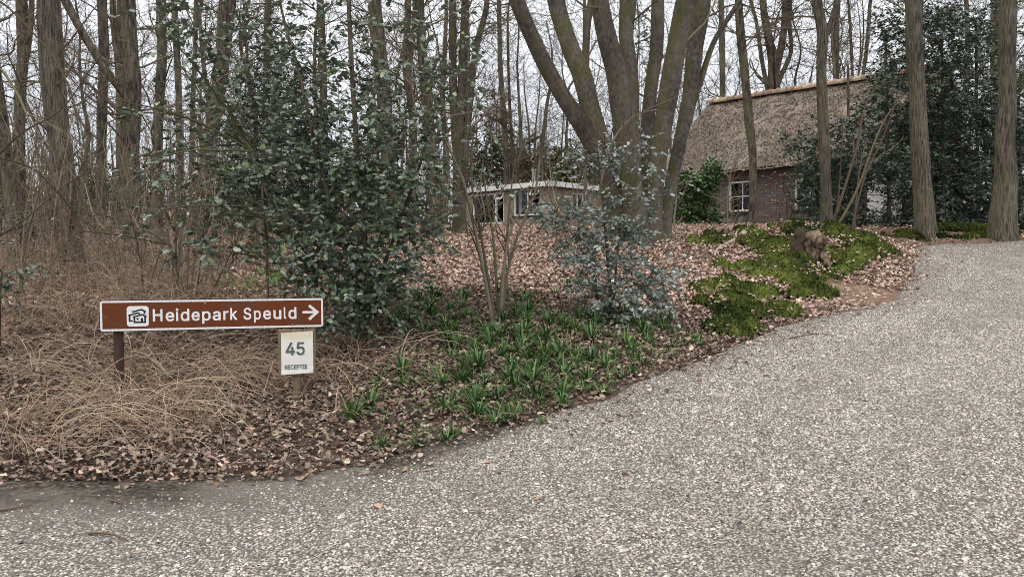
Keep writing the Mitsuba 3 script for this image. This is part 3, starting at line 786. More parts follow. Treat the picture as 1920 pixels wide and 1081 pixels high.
# ------------------------------------------------------------------ bare shrubs
STEMC = ([(.19, .155, .115), (.13, .105, .08), (.26, .215, .16), (.16, .15, .095)], [4, 3, 2, 1.4])


def shrub(name, label, stems, d, seed, twigs=(60, 160), r_scale=1.0, col=STEMC, category='shrub', group=None, part='stem', l=(.3, 1.0), spread=.35):
    """Traced stems (px, py, width px; from the top down), each part of its own if wide enough, and their twigs."""
    rng = np.random.default_rng(seed)
    key = thing(name, label, category, group)
    SPs, SRs, thin = [], [], []
    for i, pts in enumerate(stems):
        P, R = traced(pts, (d + rng.uniform(-spread, spread), d + rng.uniform(-.08, .08)), True, 0, 0, seed + i, .08)
        P, R, _ = resample(P, R * r_scale, .12)
        c = colors(rng, 1, *col)
        put(f'{key}__{part}', vply(tubes(P, R, 6, c), 'matte', smooth=True))
        q = even(P, R, 10)
        SPs.append(q[0]); SRs.append(q[1])
    A, a = grow(rng, np.vstack(SPs), np.vstack(SRs), twigs[0], (.2, 1), (20, 75), l, .6, 7, .04, .16, .0024)
    B, b = grow(rng, A, a, twigs[1], (.1, 1), (25, 70), (l[0] * .4, l[1] * .5), .7, 5, .03, .18, .0018)
    put(f'{key}__twigs', vply(join([tubes(A, a, 4, colors(rng, len(A), *col, .4)), tubes(B, b, 3, colors(rng, len(B), *col, .4))]), 'matte'), kind='stuff')
    return key


shrub('bare_shrub', 'bare many-stemmed shrub with thin pale stems in front of the leaf slope, below the chalet',
      [[(838, 262, 4), (852, 300, 5), (866, 330, 6), (880, 385, 7), (903, 490, 8), (932, 588, 10)], [(806, 180, 3), (830, 250, 4), (868, 340, 5), (893, 440, 7), (925, 588, 8)],
       [(1000, 372, 4), (975, 400, 5), (958, 430, 6), (945, 500, 7), (939, 588, 9)], [(905, 300, 3), (912, 370, 4), (925, 450, 6), (934, 588, 8)], [(966, 300, 3), (958, 360, 4), (950, 450, 6), (940, 588, 8)],
       [(880, 430, 3), (905, 500, 5), (928, 588, 6)], [(1012, 300, 4), (1003, 360, 5), (975, 430, 6), (950, 520, 7), (941, 588, 8)], [(890, 240, 3), (884, 330, 5), (900, 430, 6), (930, 588, 8)]], 9.1, 200, (40, 90))
shrub('leaning_sapling', 'pale crooked many-stemmed sapling leaning right in front of the dark holly hedge',
      [[(1675, 151, 3), (1640, 169, 4), (1618, 213, 5), (1609, 266, 6), (1591, 329, 7), (1551, 430, 10)], [(1702, 178, 3), (1666, 213, 4), (1640, 266, 5), (1609, 351, 7), (1555, 428, 9)],
       [(1625, 260, 3), (1609, 340, 4), (1602, 426, 5)], [(1580, 230, 2), (1575, 330, 3), (1560, 428, 5)], [(1690, 150, 2), (1655, 260, 3), (1622, 330, 4), (1596, 426, 5)]], 17, 201, (12, 22), .85, l=(.4, 1.2))
shrub('leaning_sapling', 'thin pale sapling crossing the left edge of the house window', [[(1385, 290, 2), (1372, 320, 3), (1365, 370, 4), (1364, 432, 5)], [(1392, 395, 2), (1376, 412, 3), (1368, 434, 3)]], 22, 202, (22, 40), l=(.3, 1.2))
shrub('leaning_sapling', 'thin curved sapling at the foot of the bright laurel', [[(1268, 352, 3), (1268, 380, 4), (1264, 410, 4), (1266, 440, 5)]], 17, 203, (8, 14))
shrub('low_branch', 'long dark sapling arching right across the beech stems', [[(1330, 164, 3), (1235, 196, 5), (1173, 231, 6), (1140, 290, 7), (1120, 400, 8), (1112, 520, 9)]], 10.5, 204, (14, 30), col=([(.10, .08, .065), (.15, .12, .09)], [1, 1]))
rng = np.random.default_rng(210)


def fan(px, py, n, w, hgt, wid, lean=0.0):
    out = []
    for _ in range(n):
        x0, dx = px + rng.normal(0, wid), rng.normal(lean, w)
        h = hgt * rng.uniform(.55, 1.05)
        out.append([(x0 + dx + rng.normal(0, 9), py - h, 1.6), (x0 + dx * .62 + rng.normal(0, 9), py - h * .66, 2.4), (x0 + dx * .3, py - h * .33, 3), (x0, py + 6, 3.6)])
    return out


shrub('hazel_clump', 'dense hazel clump of thin upright pale stems around the thickest left trunk', fan(128, 480, 20, 75, 300, 26), 11.6, 211, (110, 240), part='stem')
for lab, px, py, n, w, h, d in [('bare shrub of tangled tan twigs left of the hazel clump', 50, 530, 9, 50, 330, 9.5), ('bare upright shrub right of the hazel clump', 200, 520, 10, 40, 300, 12), ('bare brushy shrub above the left part of the brown sign', 262, 520, 12, 55, 330, 10.5),
                                ('bare shrub above the middle of the brown sign', 345, 540, 12, 50, 360, 10), ('grey bare shrub just left of the holly', 410, 500, 10, 40, 330, 12), ('bare twiggy shrub behind the lower left of the holly', 470, 510, 8, 45, 300, 12),
                                ('bare shrub behind the lower right of the holly', 800, 480, 7, 45, 280, 13.5), ('thin grey shrub between the bare shrub and the small holly', 1050, 470, 7, 30, 210, 14), ('grey bare shrub before the left wall of trunks', 310, 470, 9, 50, 330, 15)]:
    shrub('brush_shrub', lab, fan(px, py, max(5, int(n * .7)), w * 1.9, h * .85, 20), d, 220 + px, (60, 130), l=(.3, 1.1))
shrub('edge_shrub', 'dark oak sapling reaching in from the left edge with long bent branches',
      [[(95, 275, 3), (58, 231, 5), (35, 180, 6), (-20, 110, 8), (-90, 300, 12), (-120, 640, 16)], [(145, 410, 3), (100, 352, 5), (55, 313, 6), (-20, 295, 7), (-95, 400, 11), (-118, 640, 14)], [(150, 275, 3), (140, 200, 4), (105, 115, 5), (60, 60, 6), (-10, 0, 8), (-110, 200, 12), (-122, 640, 16)]]
       + [[(330, 330, 2), (240, 300, 3), (150, 330, 4), (60, 400, 5), (-60, 500, 8), (-110, 640, 12)], [(225, 60, 2), (170, 130, 3), (110, 210, 4), (40, 250, 5), (-60, 380, 8), (-112, 640, 12)], [(260, 470, 2), (180, 450, 3), (90, 480, 4), (0, 520, 5), (-80, 580, 8), (-112, 640, 10)]],
      7.6, 260, (70, 160), col=([(.085, .07, .055), (.13, .11, .075), (.11, .115, .06)], [3, 2, 1]), l=(.25, .9))

# ------------------------------------------------------------------ the far wood
rng = np.random.default_rng(280)


def far_tree(seed, h, r):
    rng = np.random.default_rng(seed)
    P = np.zeros((9, 3))
    P[:, 2] = np.linspace(-.4, h, 9)
    P[:, :2] = np.cumsum(rng.normal(0, .24, (9, 2)), 0)
    R = r * np.linspace(1.1, .25, 9)
    m = trunk_mesh(P, R, seed, 9, .5, .25, .05)
    p, q = even(P, R)
    A, a = grow(rng, p, q, 28, (.22, .98), (30, 65), (1.4, 4.6), .42, 8, .07, .15, .012)
    B, b = grow(rng, A, a, 120, (.12, 1), (30, 65), (.7, 2.2), .6, 6, .04, .18, .010)
    C, c = grow(rng, B, b, 300, (.1, 1), (30, 70), (.4, 1.3), .6, 4, .03, .2, .009)
    return m, join([tubes(A, a, 4, colors(rng, 28, *TWIG)), tubes(B, b, 3, colors(rng, 120, *TWIG)), tubes(C, c, 3, colors(rng, 300, *TWIG))])


for k, (h, r) in enumerate([(15, .13), (13, .10), (17, .17), (12, .08), (16, .12)]):
    m, cr = far_tree(281 + k, h, r)
    scene[f'far_tree_kind_{k}'] = {'type': 'shapegroup', 'trunk': ply(m, 'bark_far', smooth=True), 'crown': vply(cr, 'matte')}
spots, tries = [], 0
while len(spots) < 84 and tries < 4000:
    tries += 1
    y = rng.uniform(27, 78)
    x = rng.uniform(-.74, .72) * y
    u, v = x / y * F + 960, 0
    if (1270 < u < 1760 and y < 36) or (860 < u < 1140 and y < 58) or (x > 5 and y < 36) or (rng.random() < .35 and x > 0) or (x < -3 and rng.random() < .62):
        continue
    if all(math.hypot(x - a, y - b) > 1.7 for a, b in spots):
        spots.append((x, y))
for x, y in spots:
    side = 'left of the chalet' if x / y < -.06 else 'behind the chalet and the thatched house'
    key = thing('background_tree', f'tall thin bare tree in the far wood {side}', 'tree', f'bare trees of the far wood {side}')
    s = float(rng.uniform(.8, 1.15))
    scene[key] = {'type': 'instance', 'g': {'type': 'ref', 'id': f'far_tree_kind_{int(rng.integers(5))}'},
                  'to_world': T().translate([float(x), float(y), float(H(x, y))]).rotate([0, 0, 1], float(rng.uniform(0, 360))).scale(s)}
# thin saplings and brushwood nobody could count
n = 800
y = rng.uniform(19, 60, n)
x = rng.uniform(-.72, .72, n) * y
u = x / y * F + 960
ok = ~((u > 850) & (u < 1160) & (y < 62)) & ~((x > 3.5) & (y < 40)) & ((u < 900) | (rng.random(n) < .45))
x, y = x[ok], y[ok]
n = len(x)
P0 = np.stack([x, y, H(x, y)], 1)
hh = rng.uniform(1.2, 4.2, n)
s = np.linspace(0, 1, 6)[None, :, None]
w = np.cumsum(rng.normal(0, .12, (n, 6, 3)), 1)
P = P0[:, None] + np.stack([rng.normal(0, .6, n), rng.normal(0, .6, n), hh], 1)[:, None] * s + (w - w[:, :1])
R = rng.uniform(.008, .02, n)[:, None] * np.linspace(1, .4, 6)[None]
PALE = ([(.145, .12, .095), (.10, .082, .066), (.19, .155, .12), (.13, .125, .08)], [4, 3, 2, 1.3])
A, a = grow(rng, P, R, n * 6, (.1, 1), (20, 75), (.6, 1.8), .6, 5, .03, .18, .0055)
put('brushwood', vply(join([tubes(P, R, 4, colors(rng, n, *PALE)), tubes(A, a, 3, colors(rng, len(A), *PALE))]), 'matte'), 'bare grey brown saplings and brushwood filling the far wood', 'brushwood', kind='stuff')

# the edge of the wood far off, a mass of trunks and twigs with low evergreen growth between
n = 1100
y = rng.uniform(72, 125, n)
x = rng.uniform(-.78, .78, n) * y
P0 = np.stack([x, y, H(x, y) - .3], 1)
hh = rng.uniform(6, 15, n)
s = np.linspace(0, 1, 6)[None, :, None]
w = np.cumsum(rng.normal(0, .2, (n, 6, 3)), 1)
P = P0[:, None] + np.stack([rng.normal(0, .8, n), rng.normal(0, .8, n), hh], 1)[:, None] * s + (w - w[:, :1])
R = rng.uniform(.05, .14, n)[:, None] * np.linspace(1, .3, 6)[None]
A, a = grow(rng, P, R, n * 9, (.1, 1), (25, 75), (1.0, 4.2), .4, 5, .05, .16, .014, rmax=.04)
k = 15000
yy = rng.uniform(48, 118, k)
xx = rng.uniform(-.78, .78, k) * yy
low = rng.random(k) ** 1.6 * (1.0 + 4.2 * noise2(xx, yy, .12, 71))
uu = xx / yy * F + 960
low = np.where((yy < 62) & (uu > 850) & (uu < 1160), 0, low)
lp = np.stack([xx, yy, H(xx, yy) + low], 1)
put('far_woodland', vply(join([tubes(P, R, 5, colors(rng, n, *PALE)), tubes(A, a, 3, colors(rng, len(A), *PALE)),
                               scatter(*DIAMOND, lp, rng.normal(size=(k, 3)), rng.normal(size=(k, 3)) + [0, -.4, .8], rng.uniform(.35, .8, k), colors(rng, k, [(.05, .055, .035), (.085, .07, .05), (.035, .045, .028), (.12, .095, .07)], [3, 3, 2, 1.5]))]), 'matte'),
    'far off bare woodland with dark low growth closing the view', 'woodland', kind='stuff')

# ------------------------------------------------------------------ evergreens
HOL = ([(.128, .165, .118), (.19, .228, .175), (.062, .088, .060), (.115, .18, .055)], [4, 2.6, 2.4, .55])
DARKH = ([(.054, .088, .062), (.086, .122, .088), (.030, .052, .036), (.08, .13, .045)], [4, 2.4, 2.4, .3])
BRIGHT = ([(.045, .10, .022), (.075, .16, .03), (.022, .05, .015), (.11, .20, .045)], [4, 2.4, 2.2, 1])


def leafy(rng, anchors, blobs, size, pal, templ, per=9, twig=.26, sink=.0, flat=.5, wid=(.8, 1.1), droop=-.1, ymin=0.0):
    """Sprays of leaves in blobs (px, py, d, rx px, ry px, rz m, sprays): returns branch tubes and the leaves' placing. anchors: points the blobs' branches leave from."""
    br, PP, FF, NN, SS = [], [], [], [], []
    for px, py, d, rx, ry, rz, n in blobs:
        c = at(px, py, d)
        k = d / F
        v = unit(rng.normal(size=(n, 3))) * (rng.random((n, 1)) ** .45)
        O = c + v * [rx * k, rz, ry * k]
        O[:, 2] = np.maximum(O[:, 2], H(O[:, 0], O[:, 1]) + .06)
        O[:, 1] = np.maximum(O[:, 1], ymin)
        a = anchors[np.argmin(np.linalg.norm((anchors - c) * [1, 1, .8] + [0, 0, .35 * rx * k], axis=1))]
        s = np.linspace(0, 1, 8)[:, None]
        B = a + (c - a) * s + np.array([0, 0, 1]) * (.12 * np.linalg.norm(c - a) * (s * (1 - s)) * 2) + np.cumsum(rng.normal(0, .012, (8, 3)), 0)
        rb = .004 + .011 * min(1, np.linalg.norm(c - a))
        br.append((B[None], np.linspace(rb, .003, 8)[None]))
        # secondary branches to groups of sprays
        m = max(1, n // 7)
        ends = O[rng.choice(n, m, replace=False)]
        st = B[rng.integers(3, 8, m)]
        s2 = np.linspace(0, 1, 5)[None, :, None]
        br.append((st[:, None] + (ends - st)[:, None] * s2 + rng.normal(0, .012, (m, 5, 3)), np.tile(np.linspace(.0042, .002, 5), (m, 1))))
        out = unit((O - c) / [rx * k, rz, ry * k] + rng.normal(0, .55, (n, 3)) + [0, 0, droop])
        out[:, 2] *= .6
        out = unit(out)
        L = twig * rng.uniform(.6, 1.3, n)[:, None]
        t = np.linspace(0, 1, per)[None, :, None]
        Q = O[:, None] + out[:, None] * L[:, None] * t + np.array([0, 0, -.18]) * (t * t) * L[:, None]
        br.append((Q[:, ::max(1, (per - 1) // 3)], np.full((n, len(range(0, per, max(1, (per - 1) // 3)))), .0022)))
        sd = unit(np.cross(out, [0, 0, 1.0]))[:, None] * np.where(np.arange(per) % 2, 1, -1)[None, :, None]
        fw = out[:, None] * .75 + sd * .8 + rng.normal(0, .25, (n, per, 3))
        nr = np.array([0, 0, 1.0]) * flat + out[:, None] * .25 + sd * .2 + rng.normal(0, .38, (n, per, 3))
        nr[..., 2] = np.abs(nr[..., 2]) + .12
        PP.append(Q.reshape(-1, 3)); FF.append(fw.reshape(-1, 3)); NN.append(nr.reshape(-1, 3))
    P, Fw, N = np.vstack(PP), np.vstack(FF), np.vstack(NN)
    s = rng.uniform(*size, len(P))
    S = np.stack([s, s * rng.uniform(*wid, len(P)), s], 1)
    C = colors(rng, len(P), *pal, .24)
    tw = join([tubes(a, b, 4 if len(a) < 9 else 3, colors(rng, len(a), [(.10, .105, .06), (.14, .12, .09)], [1, 1])) for a, b in br])
    return tw, (P, Fw, N, S, C), templ


def finish_leaves(key, tw, L, templ, n_parts, bsdf='leathery'):
    """Branches, then the n_parts leaves nearest to the camera each as a part, the rest as one."""
    P, Fw, N, S, C = L
    put(f'{key}__branches', vply(tw, 'matte', smooth=True))
    px, py = screen(P)
    d = np.linalg.norm(P - [0, 0, EYE], axis=1) / S[:, 0] + 1e6 * ((px < 2) | (px > 1918) | (py < 2))
    order = np.argsort(d)
    big, rest = order[:n_parts], order[n_parts:]
    for i in big:
        scene[f'{key}__leaf' + (f'_{list(big).index(i):03d}' if i != big[0] else '')] = vply(scatter(*templ, P[i:i + 1], Fw[i:i + 1], N[i:i + 1], S[i:i + 1], C[i:i + 1]), bsdf)
    put(f'{key}__foliage', vply(scatter(*templ, P[rest], Fw[rest], N[rest], S[rest], C[rest]), bsdf), kind='stuff')


def stems_of(key, stems, d, seed, bsdf='bark_wood', top=0.0, name='stem'):
    pts = []
    for i, st in enumerate(stems):
        P, R = traced(st, d, True, 0, top, seed + i, .1)
        put(f'{key}__{name}', ply(trunk_mesh(P, R, seed + i, 9, .1, .15, .05), bsdf, smooth=True))
        q, _, _ = resample(P, R, .08)
        pts.append(q)
    return np.vstack(pts)


# the big holly in the middle left
rng = np.random.default_rng(400)
hk = thing('holly_tree', 'big dark holly with glossy blue green leaves standing behind the brown direction sign', 'holly')
A = stems_of(hk, [[(653, -30, 9), (656, 60, 10), (660, 140, 10), (668, 260, 11), (676, 360, 13), (682, 440, 14), (690, 520, 15), (694, 600, 17)],
                  [(520, -20, 5), (538, 60, 6), (556, 120, 7), (575, 200, 8), (590, 270, 9), (612, 350, 10), (640, 430, 11), (672, 520, 12), (690, 600, 14)],
                  [(470, 280, 4), (490, 340, 5), (520, 400, 6), (570, 470, 8), (640, 540, 10), (686, 600, 12)],
                  [(800, 250, 4), (790, 300, 5), (765, 370, 6), (740, 440, 8), (715, 520, 9), (698, 600, 12)],
                  [(590, 430, 4), (600, 480, 5), (640, 540, 7), (690, 602, 9)],
                  [(492, 350, 4), (494, 400, 5), (500, 445, 5), (502, 540, 6)]], 8.4, 410)
blobs = []
for px, py, dd, rx, ry, n in [
    (640, 330, 0, 90, 60, 70), (560, 300, .1, 70, 50, 56), (700, 300, -.2, 70, 50, 50), (480, 330, .2, 65, 45, 46), (430, 290, .3, 50, 50, 34), (770, 340, 0, 55, 50, 40), (600, 220, .2, 70, 45, 46),
    (690, 210, .1, 60, 45, 36), (520, 220, .3, 60, 45, 36), (770, 250, .1, 60, 40, 34), (830, 210, 0, 45, 35, 18), (450, 200, .3, 55, 45, 28), (620, 130, .2, 60, 45, 34), (540, 130, .3, 60, 45, 34), (700, 120, .1, 55, 45, 26),
    (470, 110, .2, 55, 45, 24), (600, 50, .2, 70, 40, 24), (500, 40, .2, 70, 40, 22), (720, 40, .1, 60, 40, 18), (780, 130, .1, 55, 40, 20), (410, 40, .1, 50, 40, 14), (830, 60, 0, 50, 45, 16), (860, 150, -.1, 40, 40, 11),
    (640, 430, -.2, 85, 50, 64), (560, 420, -.1, 70, 50, 54), (720, 420, -.2, 70, 50, 48), (780, 430, -.1, 55, 35, 26), (620, 510, -.3, 75, 45, 60), (690, 520, -.3, 70, 50, 54), (570, 500, -.2, 55, 40, 36), (740, 500, -.2, 55, 40, 28),
    (640, 575, -.3, 65, 40, 44), (710, 570, -.3, 60, 40, 34), (580, 560, -.1, 40, 30, 12), (480, 420, .1, 50, 35, 18), (430, 380, .2, 45, 35, 14), (830, 390, 0, 40, 40, 14), (835, 300, 0, 40, 40, 12), (380, 320, .2, 40, 35, 14),
    (400, 230, .2, 40, 35, 12), (350, 240, .1, 35, 30, 7), (370, 130, .1, 40, 40, 9), (320, 100, -.2, 40, 30, 6), (300, 50, -.4, 45, 30, 8), (260, 15, -.5, 40, 20, 6), (400, 130, .1, 40, 35, 10), (350, 20, -.2, 40, 25, 7),
    (235, 195, -.6, 42, 12, 6), (185, 180, -.6, 25, 12, 2), (345, 460, -.5, 45, 22, 14), (205, 407, -.8, 22, 12, 4), (225, 308, -.5, 35, 14, 5), (300, 300, -.1, 35, 30, 8), (330, 375, -.1, 40, 28, 9), (420, 470, -.2, 45, 22, 9), (380, 420, -.2, 35, 25, 6),
    (905, 330, 0, 35, 28, 6), (880, 230, 0, 30, 30, 6), (540, 370, .5, 80, 60, 60), (660, 370, .6, 80, 60, 60), (600, 280, .7, 80, 60, 56), (690, 470, .5, 80, 50, 50)]:
    blobs.append((px, py, 8.4 + dd, rx, ry, .38 if dd < .45 else .3, n))
blobs = [(*b[:6], int(b[6] * (.75 if b[0] < 435 else .8 if b[1] < 160 else .5 if b[0] > 795 else 1.05)) + 1) for b in blobs]
tw, L, t = leafy(rng, A, blobs, (.05, .092), HOL, HOLLY, 9, .26, wid=(.9, 1.25), ymin=8.2)
finish_leaves(hk, tw, L, t, 170)

hk = thing('holly_bush', 'smaller sprawling holly with pale grey green leaves right of the bare shrub', 'holly')
rng = np.random.default_rng(430)
A = stems_of(hk, [[(1120, 280, 3), (1128, 360, 4), (1135, 430, 6), (1142, 520, 8), (1150, 600, 9)], [(1040, 400, 3), (1080, 450, 4), (1115, 520, 6), (1146, 600, 8)], [(1215, 520, 3), (1180, 540, 4), (1152, 600, 7)], [(1165, 400, 3), (1158, 470, 4), (1148, 600, 6)]], 9.7, 440, 'bark_beech')
blobs = [(px, py, 9.7 + dd, rx, ry, .3, n) for px, py, dd, rx, ry, n in [
    (1060, 400, -.1, 55, 22, 26), (1030, 380, -.1, 40, 18, 15), (1100, 430, -.1, 60, 28, 30), (1150, 420, 0, 60, 30, 30), (1190, 440, 0, 45, 25, 18), (1120, 480, -.2, 60, 30, 32), (1180, 490, -.1, 50, 28, 24), (1080, 470, -.1, 40, 25, 16), (1150, 540, -.2, 60, 35, 34),
    (1210, 540, -.2, 50, 28, 24), (1245, 520, -.2, 35, 22, 12), (1100, 540, -.1, 40, 25, 14), (1230, 575, -.3, 45, 20, 16), (1170, 590, -.3, 55, 24, 22), (1265, 495, -.1, 26, 16, 7), (1120, 300, .1, 50, 22, 18), (1170, 290, .1, 45, 22, 15), (1210, 300, .1, 30, 26, 8),
    (1090, 290, .1, 30, 18, 8), (1200, 260, .1, 25, 18, 5), (1130, 350, 0, 35, 20, 9), (1215, 350, 0, 40, 25, 10), (1185, 380, 0, 35, 22, 9), (1000, 350, 0, 25, 18, 5), (1060, 330, 0, 25, 20, 5), (1260, 340, .1, 25, 18, 5), (1110, 590, -.1, 35, 20, 9), (1010, 410, 0, 25, 14, 5)]]
blobs = [(*b[:6], int(b[6] * (.5 if b[0] < 1075 and b[1] < 390 else 1.0 if b[1] < 400 else 1.6 if b[1] < 480 else 1.3)) + 1) for b in blobs]
tw, L, t = leafy(rng, A, blobs, (.042, .072), ([(.20, .235, .215), (.26, .295, .275), (.12, .15, .13), (.12, .18, .075)], [4, 3, 2, .5]), HOLLY, 9, .2, wid=(.9, 1.25))
finish_leaves(hk, tw, L, t, 110)

# the high holly hedge right of the house
rng = np.random.default_rng(450)
hk = thing('holly_hedge', 'tall dense dark holly hedge behind the two big oaks at right', 'hedge')
A = stems_of(hk, [[(1590, 120, 5), (1592, 300, 6), (1596, 440, 8)], [(1660, 60, 5), (1664, 250, 6), (1668, 440, 8)], [(1765, 20, 5), (1768, 230, 6), (1770, 440, 8)], [(1830, 40, 5), (1832, 240, 6), (1835, 440, 8)], [(1910, 180, 5), (1912, 300, 6), (1915, 440, 8)]], 21.5, 460)
blobs = []
for x in range(1560, 1960, 34):
    for y in range(40, 440, 30):
        edge = 1545 + min(max(0, 285 - y) * .9, 105) if y < 330 else 1530
        dens = 1.0 if y > 190 else .62 if x < 1850 else .4
        if x > 1860 and y < 150:
            dens = .15
        if x < edge + 60 and y < 200:
            dens *= .5
        if 1622 < x < 1684 and 325 < y < 430:
            dens = .05
        if x < edge:
            continue
        blobs.append((x + rng.normal(0, 8), y + rng.normal(0, 8), 21.5 + rng.normal(0, .4), 26, 24, .8, int(rng.poisson(36 * dens)) + 1))
        blobs.append((x + rng.normal(0, 8), y + rng.normal(0, 8), 23.0 + rng.normal(0, .3), 28, 26, .5, int(rng.poisson(15 * dens)) + 1))
for px, py, dd, rx, ry, n in [(1500, 270, -.4, 28, 20, 18), (1485, 265, -.4, 16, 14, 6), (1520, 300, -.4, 26, 24, 24), (1545, 250, -.3, 24, 26, 24), (1510, 340, -.4, 26, 24, 26), (1540, 370, -.4, 26, 28, 30), (1510, 385, -.4, 22, 16, 18), (1560, 330, -.3, 24, 40, 34), (1670, 60, 0, 30, 30, 12), (1690, 40, 0, 40, 30, 18), (1770, 20, 0, 45, 26, 22), (1570, 415, -.2, 26, 22, 26), (1652, 130, .2, 24, 22, 14), (1662, 168, .2, 26, 22, 16), (1640, 190, .2, 24, 20, 12), (1830, 60, 0, 40, 40, 20)]:
    blobs.append((px, py, 21.5 + dd, rx, ry, .5, int(n * 2.2)))
tw, L, t = leafy(rng, A, blobs, (.08, .13), DARKH, DIAMOND, 8, .34, wid=(1., 1.4))
finish_leaves(hk, tw, L, t, 0)

# the bright laurel by the house, dark hollies of the understorey
rng = np.random.default_rng(470)


def bush(name, label, px, py, d, blobs, size, pal, templ=OVAL, seed=0, per=8, twig=.3, bsdf='leathery', cat='shrub', dens=1.0):
    rng = np.random.default_rng(seed)
    k = thing(name, label, cat)
    A = stems_of(k, [[(px + dx, py - h, 3), (px + dx * .6, py - h / 2, 4), (px + dx * .2, py, 5)] for dx, h in ((-14, 40), (10, 52), (0, 66))], d, seed)
    tw, L, t = leafy(rng, A, [(x, y, d + q, rx, ry, .45, int(n * dens)) for x, y, q, rx, ry, n in blobs], size, pal, templ, per, twig, wid=(.9, 1.25))
    finish_leaves(k, tw, L, t, 0, bsdf)


bush('laurel_bush', 'bright green laurel bush at the left corner of the house', 1300, 440, 23.5, [(1300, 360, 0, 32, 26, 46), (1290, 400, 0, 34, 24, 46), (1320, 340, 0, 26, 22, 30), (1335, 320, 0, 14, 18, 10), (1275, 350, 0, 18, 22, 18), (1325, 400, 0, 22, 22, 26), (1280, 425, 0, 28, 14, 22), (1310, 330, 0, 26, 14, 16), (1342, 300, 0, 7, 12, 4)], (.08, .14), BRIGHT, OVAL, 471, dens=2.6)
bush('ivy_patch', 'low dark evergreen growth against the house wall below the window', 1375, 440, 25, [(1370, 418, 0, 26, 12, 14), (1345, 425, 0, 20, 10, 10), (1390, 425, 0, 16, 10, 8)], (.07, .12), DARKH, OVAL, 472)
for lab, px, py, d, bl in [('dark holly low in the left wood beside the thickest trunk', 62, 465, 14, [(62, 440, 0, 38, 28, 44), (40, 420, 0, 24, 20, 14), (85, 430, 0, 24, 24, 18)]),
                           ('dark holly behind the left end of the big holly', 440, 440, 13.5, [(440, 380, 0, 60, 42, 80), (400, 400, 0, 40, 35, 44), (480, 370, 0, 46, 40, 46), (450, 320, 0, 60, 40, 56), (410, 350, 0, 30, 40, 26)]),
                           ('dark evergreen with drooping branches high behind the big holly', 480, 440, 16, [(500, 220, 0, 55, 40, 70), (470, 170, 0, 50, 36, 56), (520, 160, 0, 55, 40, 56), (540, 90, 0, 45, 36, 34), (480, 270, 0, 60, 36, 60), (560, 250, 0, 50, 36, 46)]),
                           ('small dark holly at the left edge above the dry grass', -5, 560, 8.2, [(0, 520, 0, 30, 26, 12), (10, 540, 0, 24, 14, 6)]),
                           ('dark evergreen low behind the trunks left of the hazel clump', 20, 440, 24, [(30, 390, 0, 50, 34, 40), (90, 400, 0, 40, 30, 30)]),
                           ('dark evergreen behind the forked tree in the left wood', 200, 440, 25, [(190, 390, 0, 50, 36, 40), (250, 400, 0, 40, 30, 30), (300, 380, 0, 36, 36, 30)]),
                           ('dark evergreen beyond the right side of the big holly', 760, 440, 27, [(770, 370, 0, 36, 40, 36), (730, 390, 0, 36, 34, 30), (770, 310, 0, 26, 34, 20)]),
                           ('small dark evergreen under the twin trunks', 800, 440, 19, [(830, 350, 0, 26, 30, 22), (815, 300, 0, 22, 26, 14)]),
                           ('dark evergreen between the beech stems, far behind', 1200, 440, 24, [(1205, 90, 0, 22, 60, 26), (1300, 110, 0, 18, 60, 14), (1225, 160, 0, 18, 50, 16), (1200, 30, 0, 20, 30, 12)])]:
    bush('dark_holly', lab, px, py, d, bl, (.05, .085) if d < 17 else (.08, .12), DARKH, HOLLY if d < 14 else OVAL, 480 + px % 97, cat='holly', dens=2.0 if px in (440, 480) else 1.0)
bush('beech_sapling', 'young beech keeping its small orange leaves in front of the house wall', 1475, 440, 23, [(1470, 325, 0, 20, 10, 9), (1455, 372, 0, 24, 6, 8), (1455, 335, 0, 14, 10, 5), (1475, 345, 0, 16, 14, 6), (1450, 415, 0, 18, 7, 6), (1480, 360, 0, 18, 12, 5)], (.05, .08), ([(.42, .21, .12), (.50, .30, .20), (.30, .15, .09)], [3, 2, 1]), DIAMOND, 490, 6, .3, 'matte')
bush('beech_sapling', 'young tree with pale dead leaves left of the big holly', 330, 500, 10.5, [(300, 205, 0, 20, 14, 2), (265, 282, 0, 18, 10, 2), (330, 315, 0, 18, 14, 2), (338, 365, 0, 20, 14, 3), (105, 385, 0, 16, 14, 2), (310, 330, 0, 16, 14, 2), (20, 440, 0, 20, 14, 2), (330, 440, 0, 20, 18, 3)], (.04, .065), ([(.50, .33, .24), (.58, .42, .33)], [1, 1]), DIAMOND, 491, 4, .3, 'matte')
# feathery conifers far behind the chalet
for k, (lab, px, py, d, rx, ry, n, pal) in enumerate([('yellow green conifer far behind the flat roofed chalet', 1050, 300, 62, 34, 34, 150, 1), ('green conifer far left behind the flat roofed chalet', 905, 290, 66, 40, 40, 170, 0), ('tall conifer far behind the chalet chimney', 985, 290, 64, 30, 46, 150, 0),
                                                    ('yellow green conifer glimpsed behind the big holly', 680, 310, 58, 34, 30, 130, 1), ('far conifer behind the beech stems', 1110, 280, 66, 34, 56, 150, 0), ('far conifer right of the twin trunks', 930, 220, 70, 24, 60, 80, 0), ('far conifer behind the left wood', 150, 330, 60, 50, 40, 120, 0), ('low far conifer behind the hazel clump', 250, 350, 62, 60, 36, 130, 0)]):
    bush('far_conifer', lab, px, 440, d, [(px, py, 0, rx, ry, n), (px - rx * .4, py + ry * .8, 0, rx, ry * .6, n // 2), (px + rx * .4, py + ry * .7, 0, rx * .9, ry * .6, n // 2)], (.22, .40), [DARKH, ([(.17, .19, .07), (.24, .24, .11), (.11, .13, .05)], [2, 1, 1])][pal] if pal else ([(.065, .085, .042), (.10, .115, .06), (.045, .06, .03)], [3, 2, 2]), DIAMOND, 500 + k, 7, 1.1, 'matte', 'conifer')

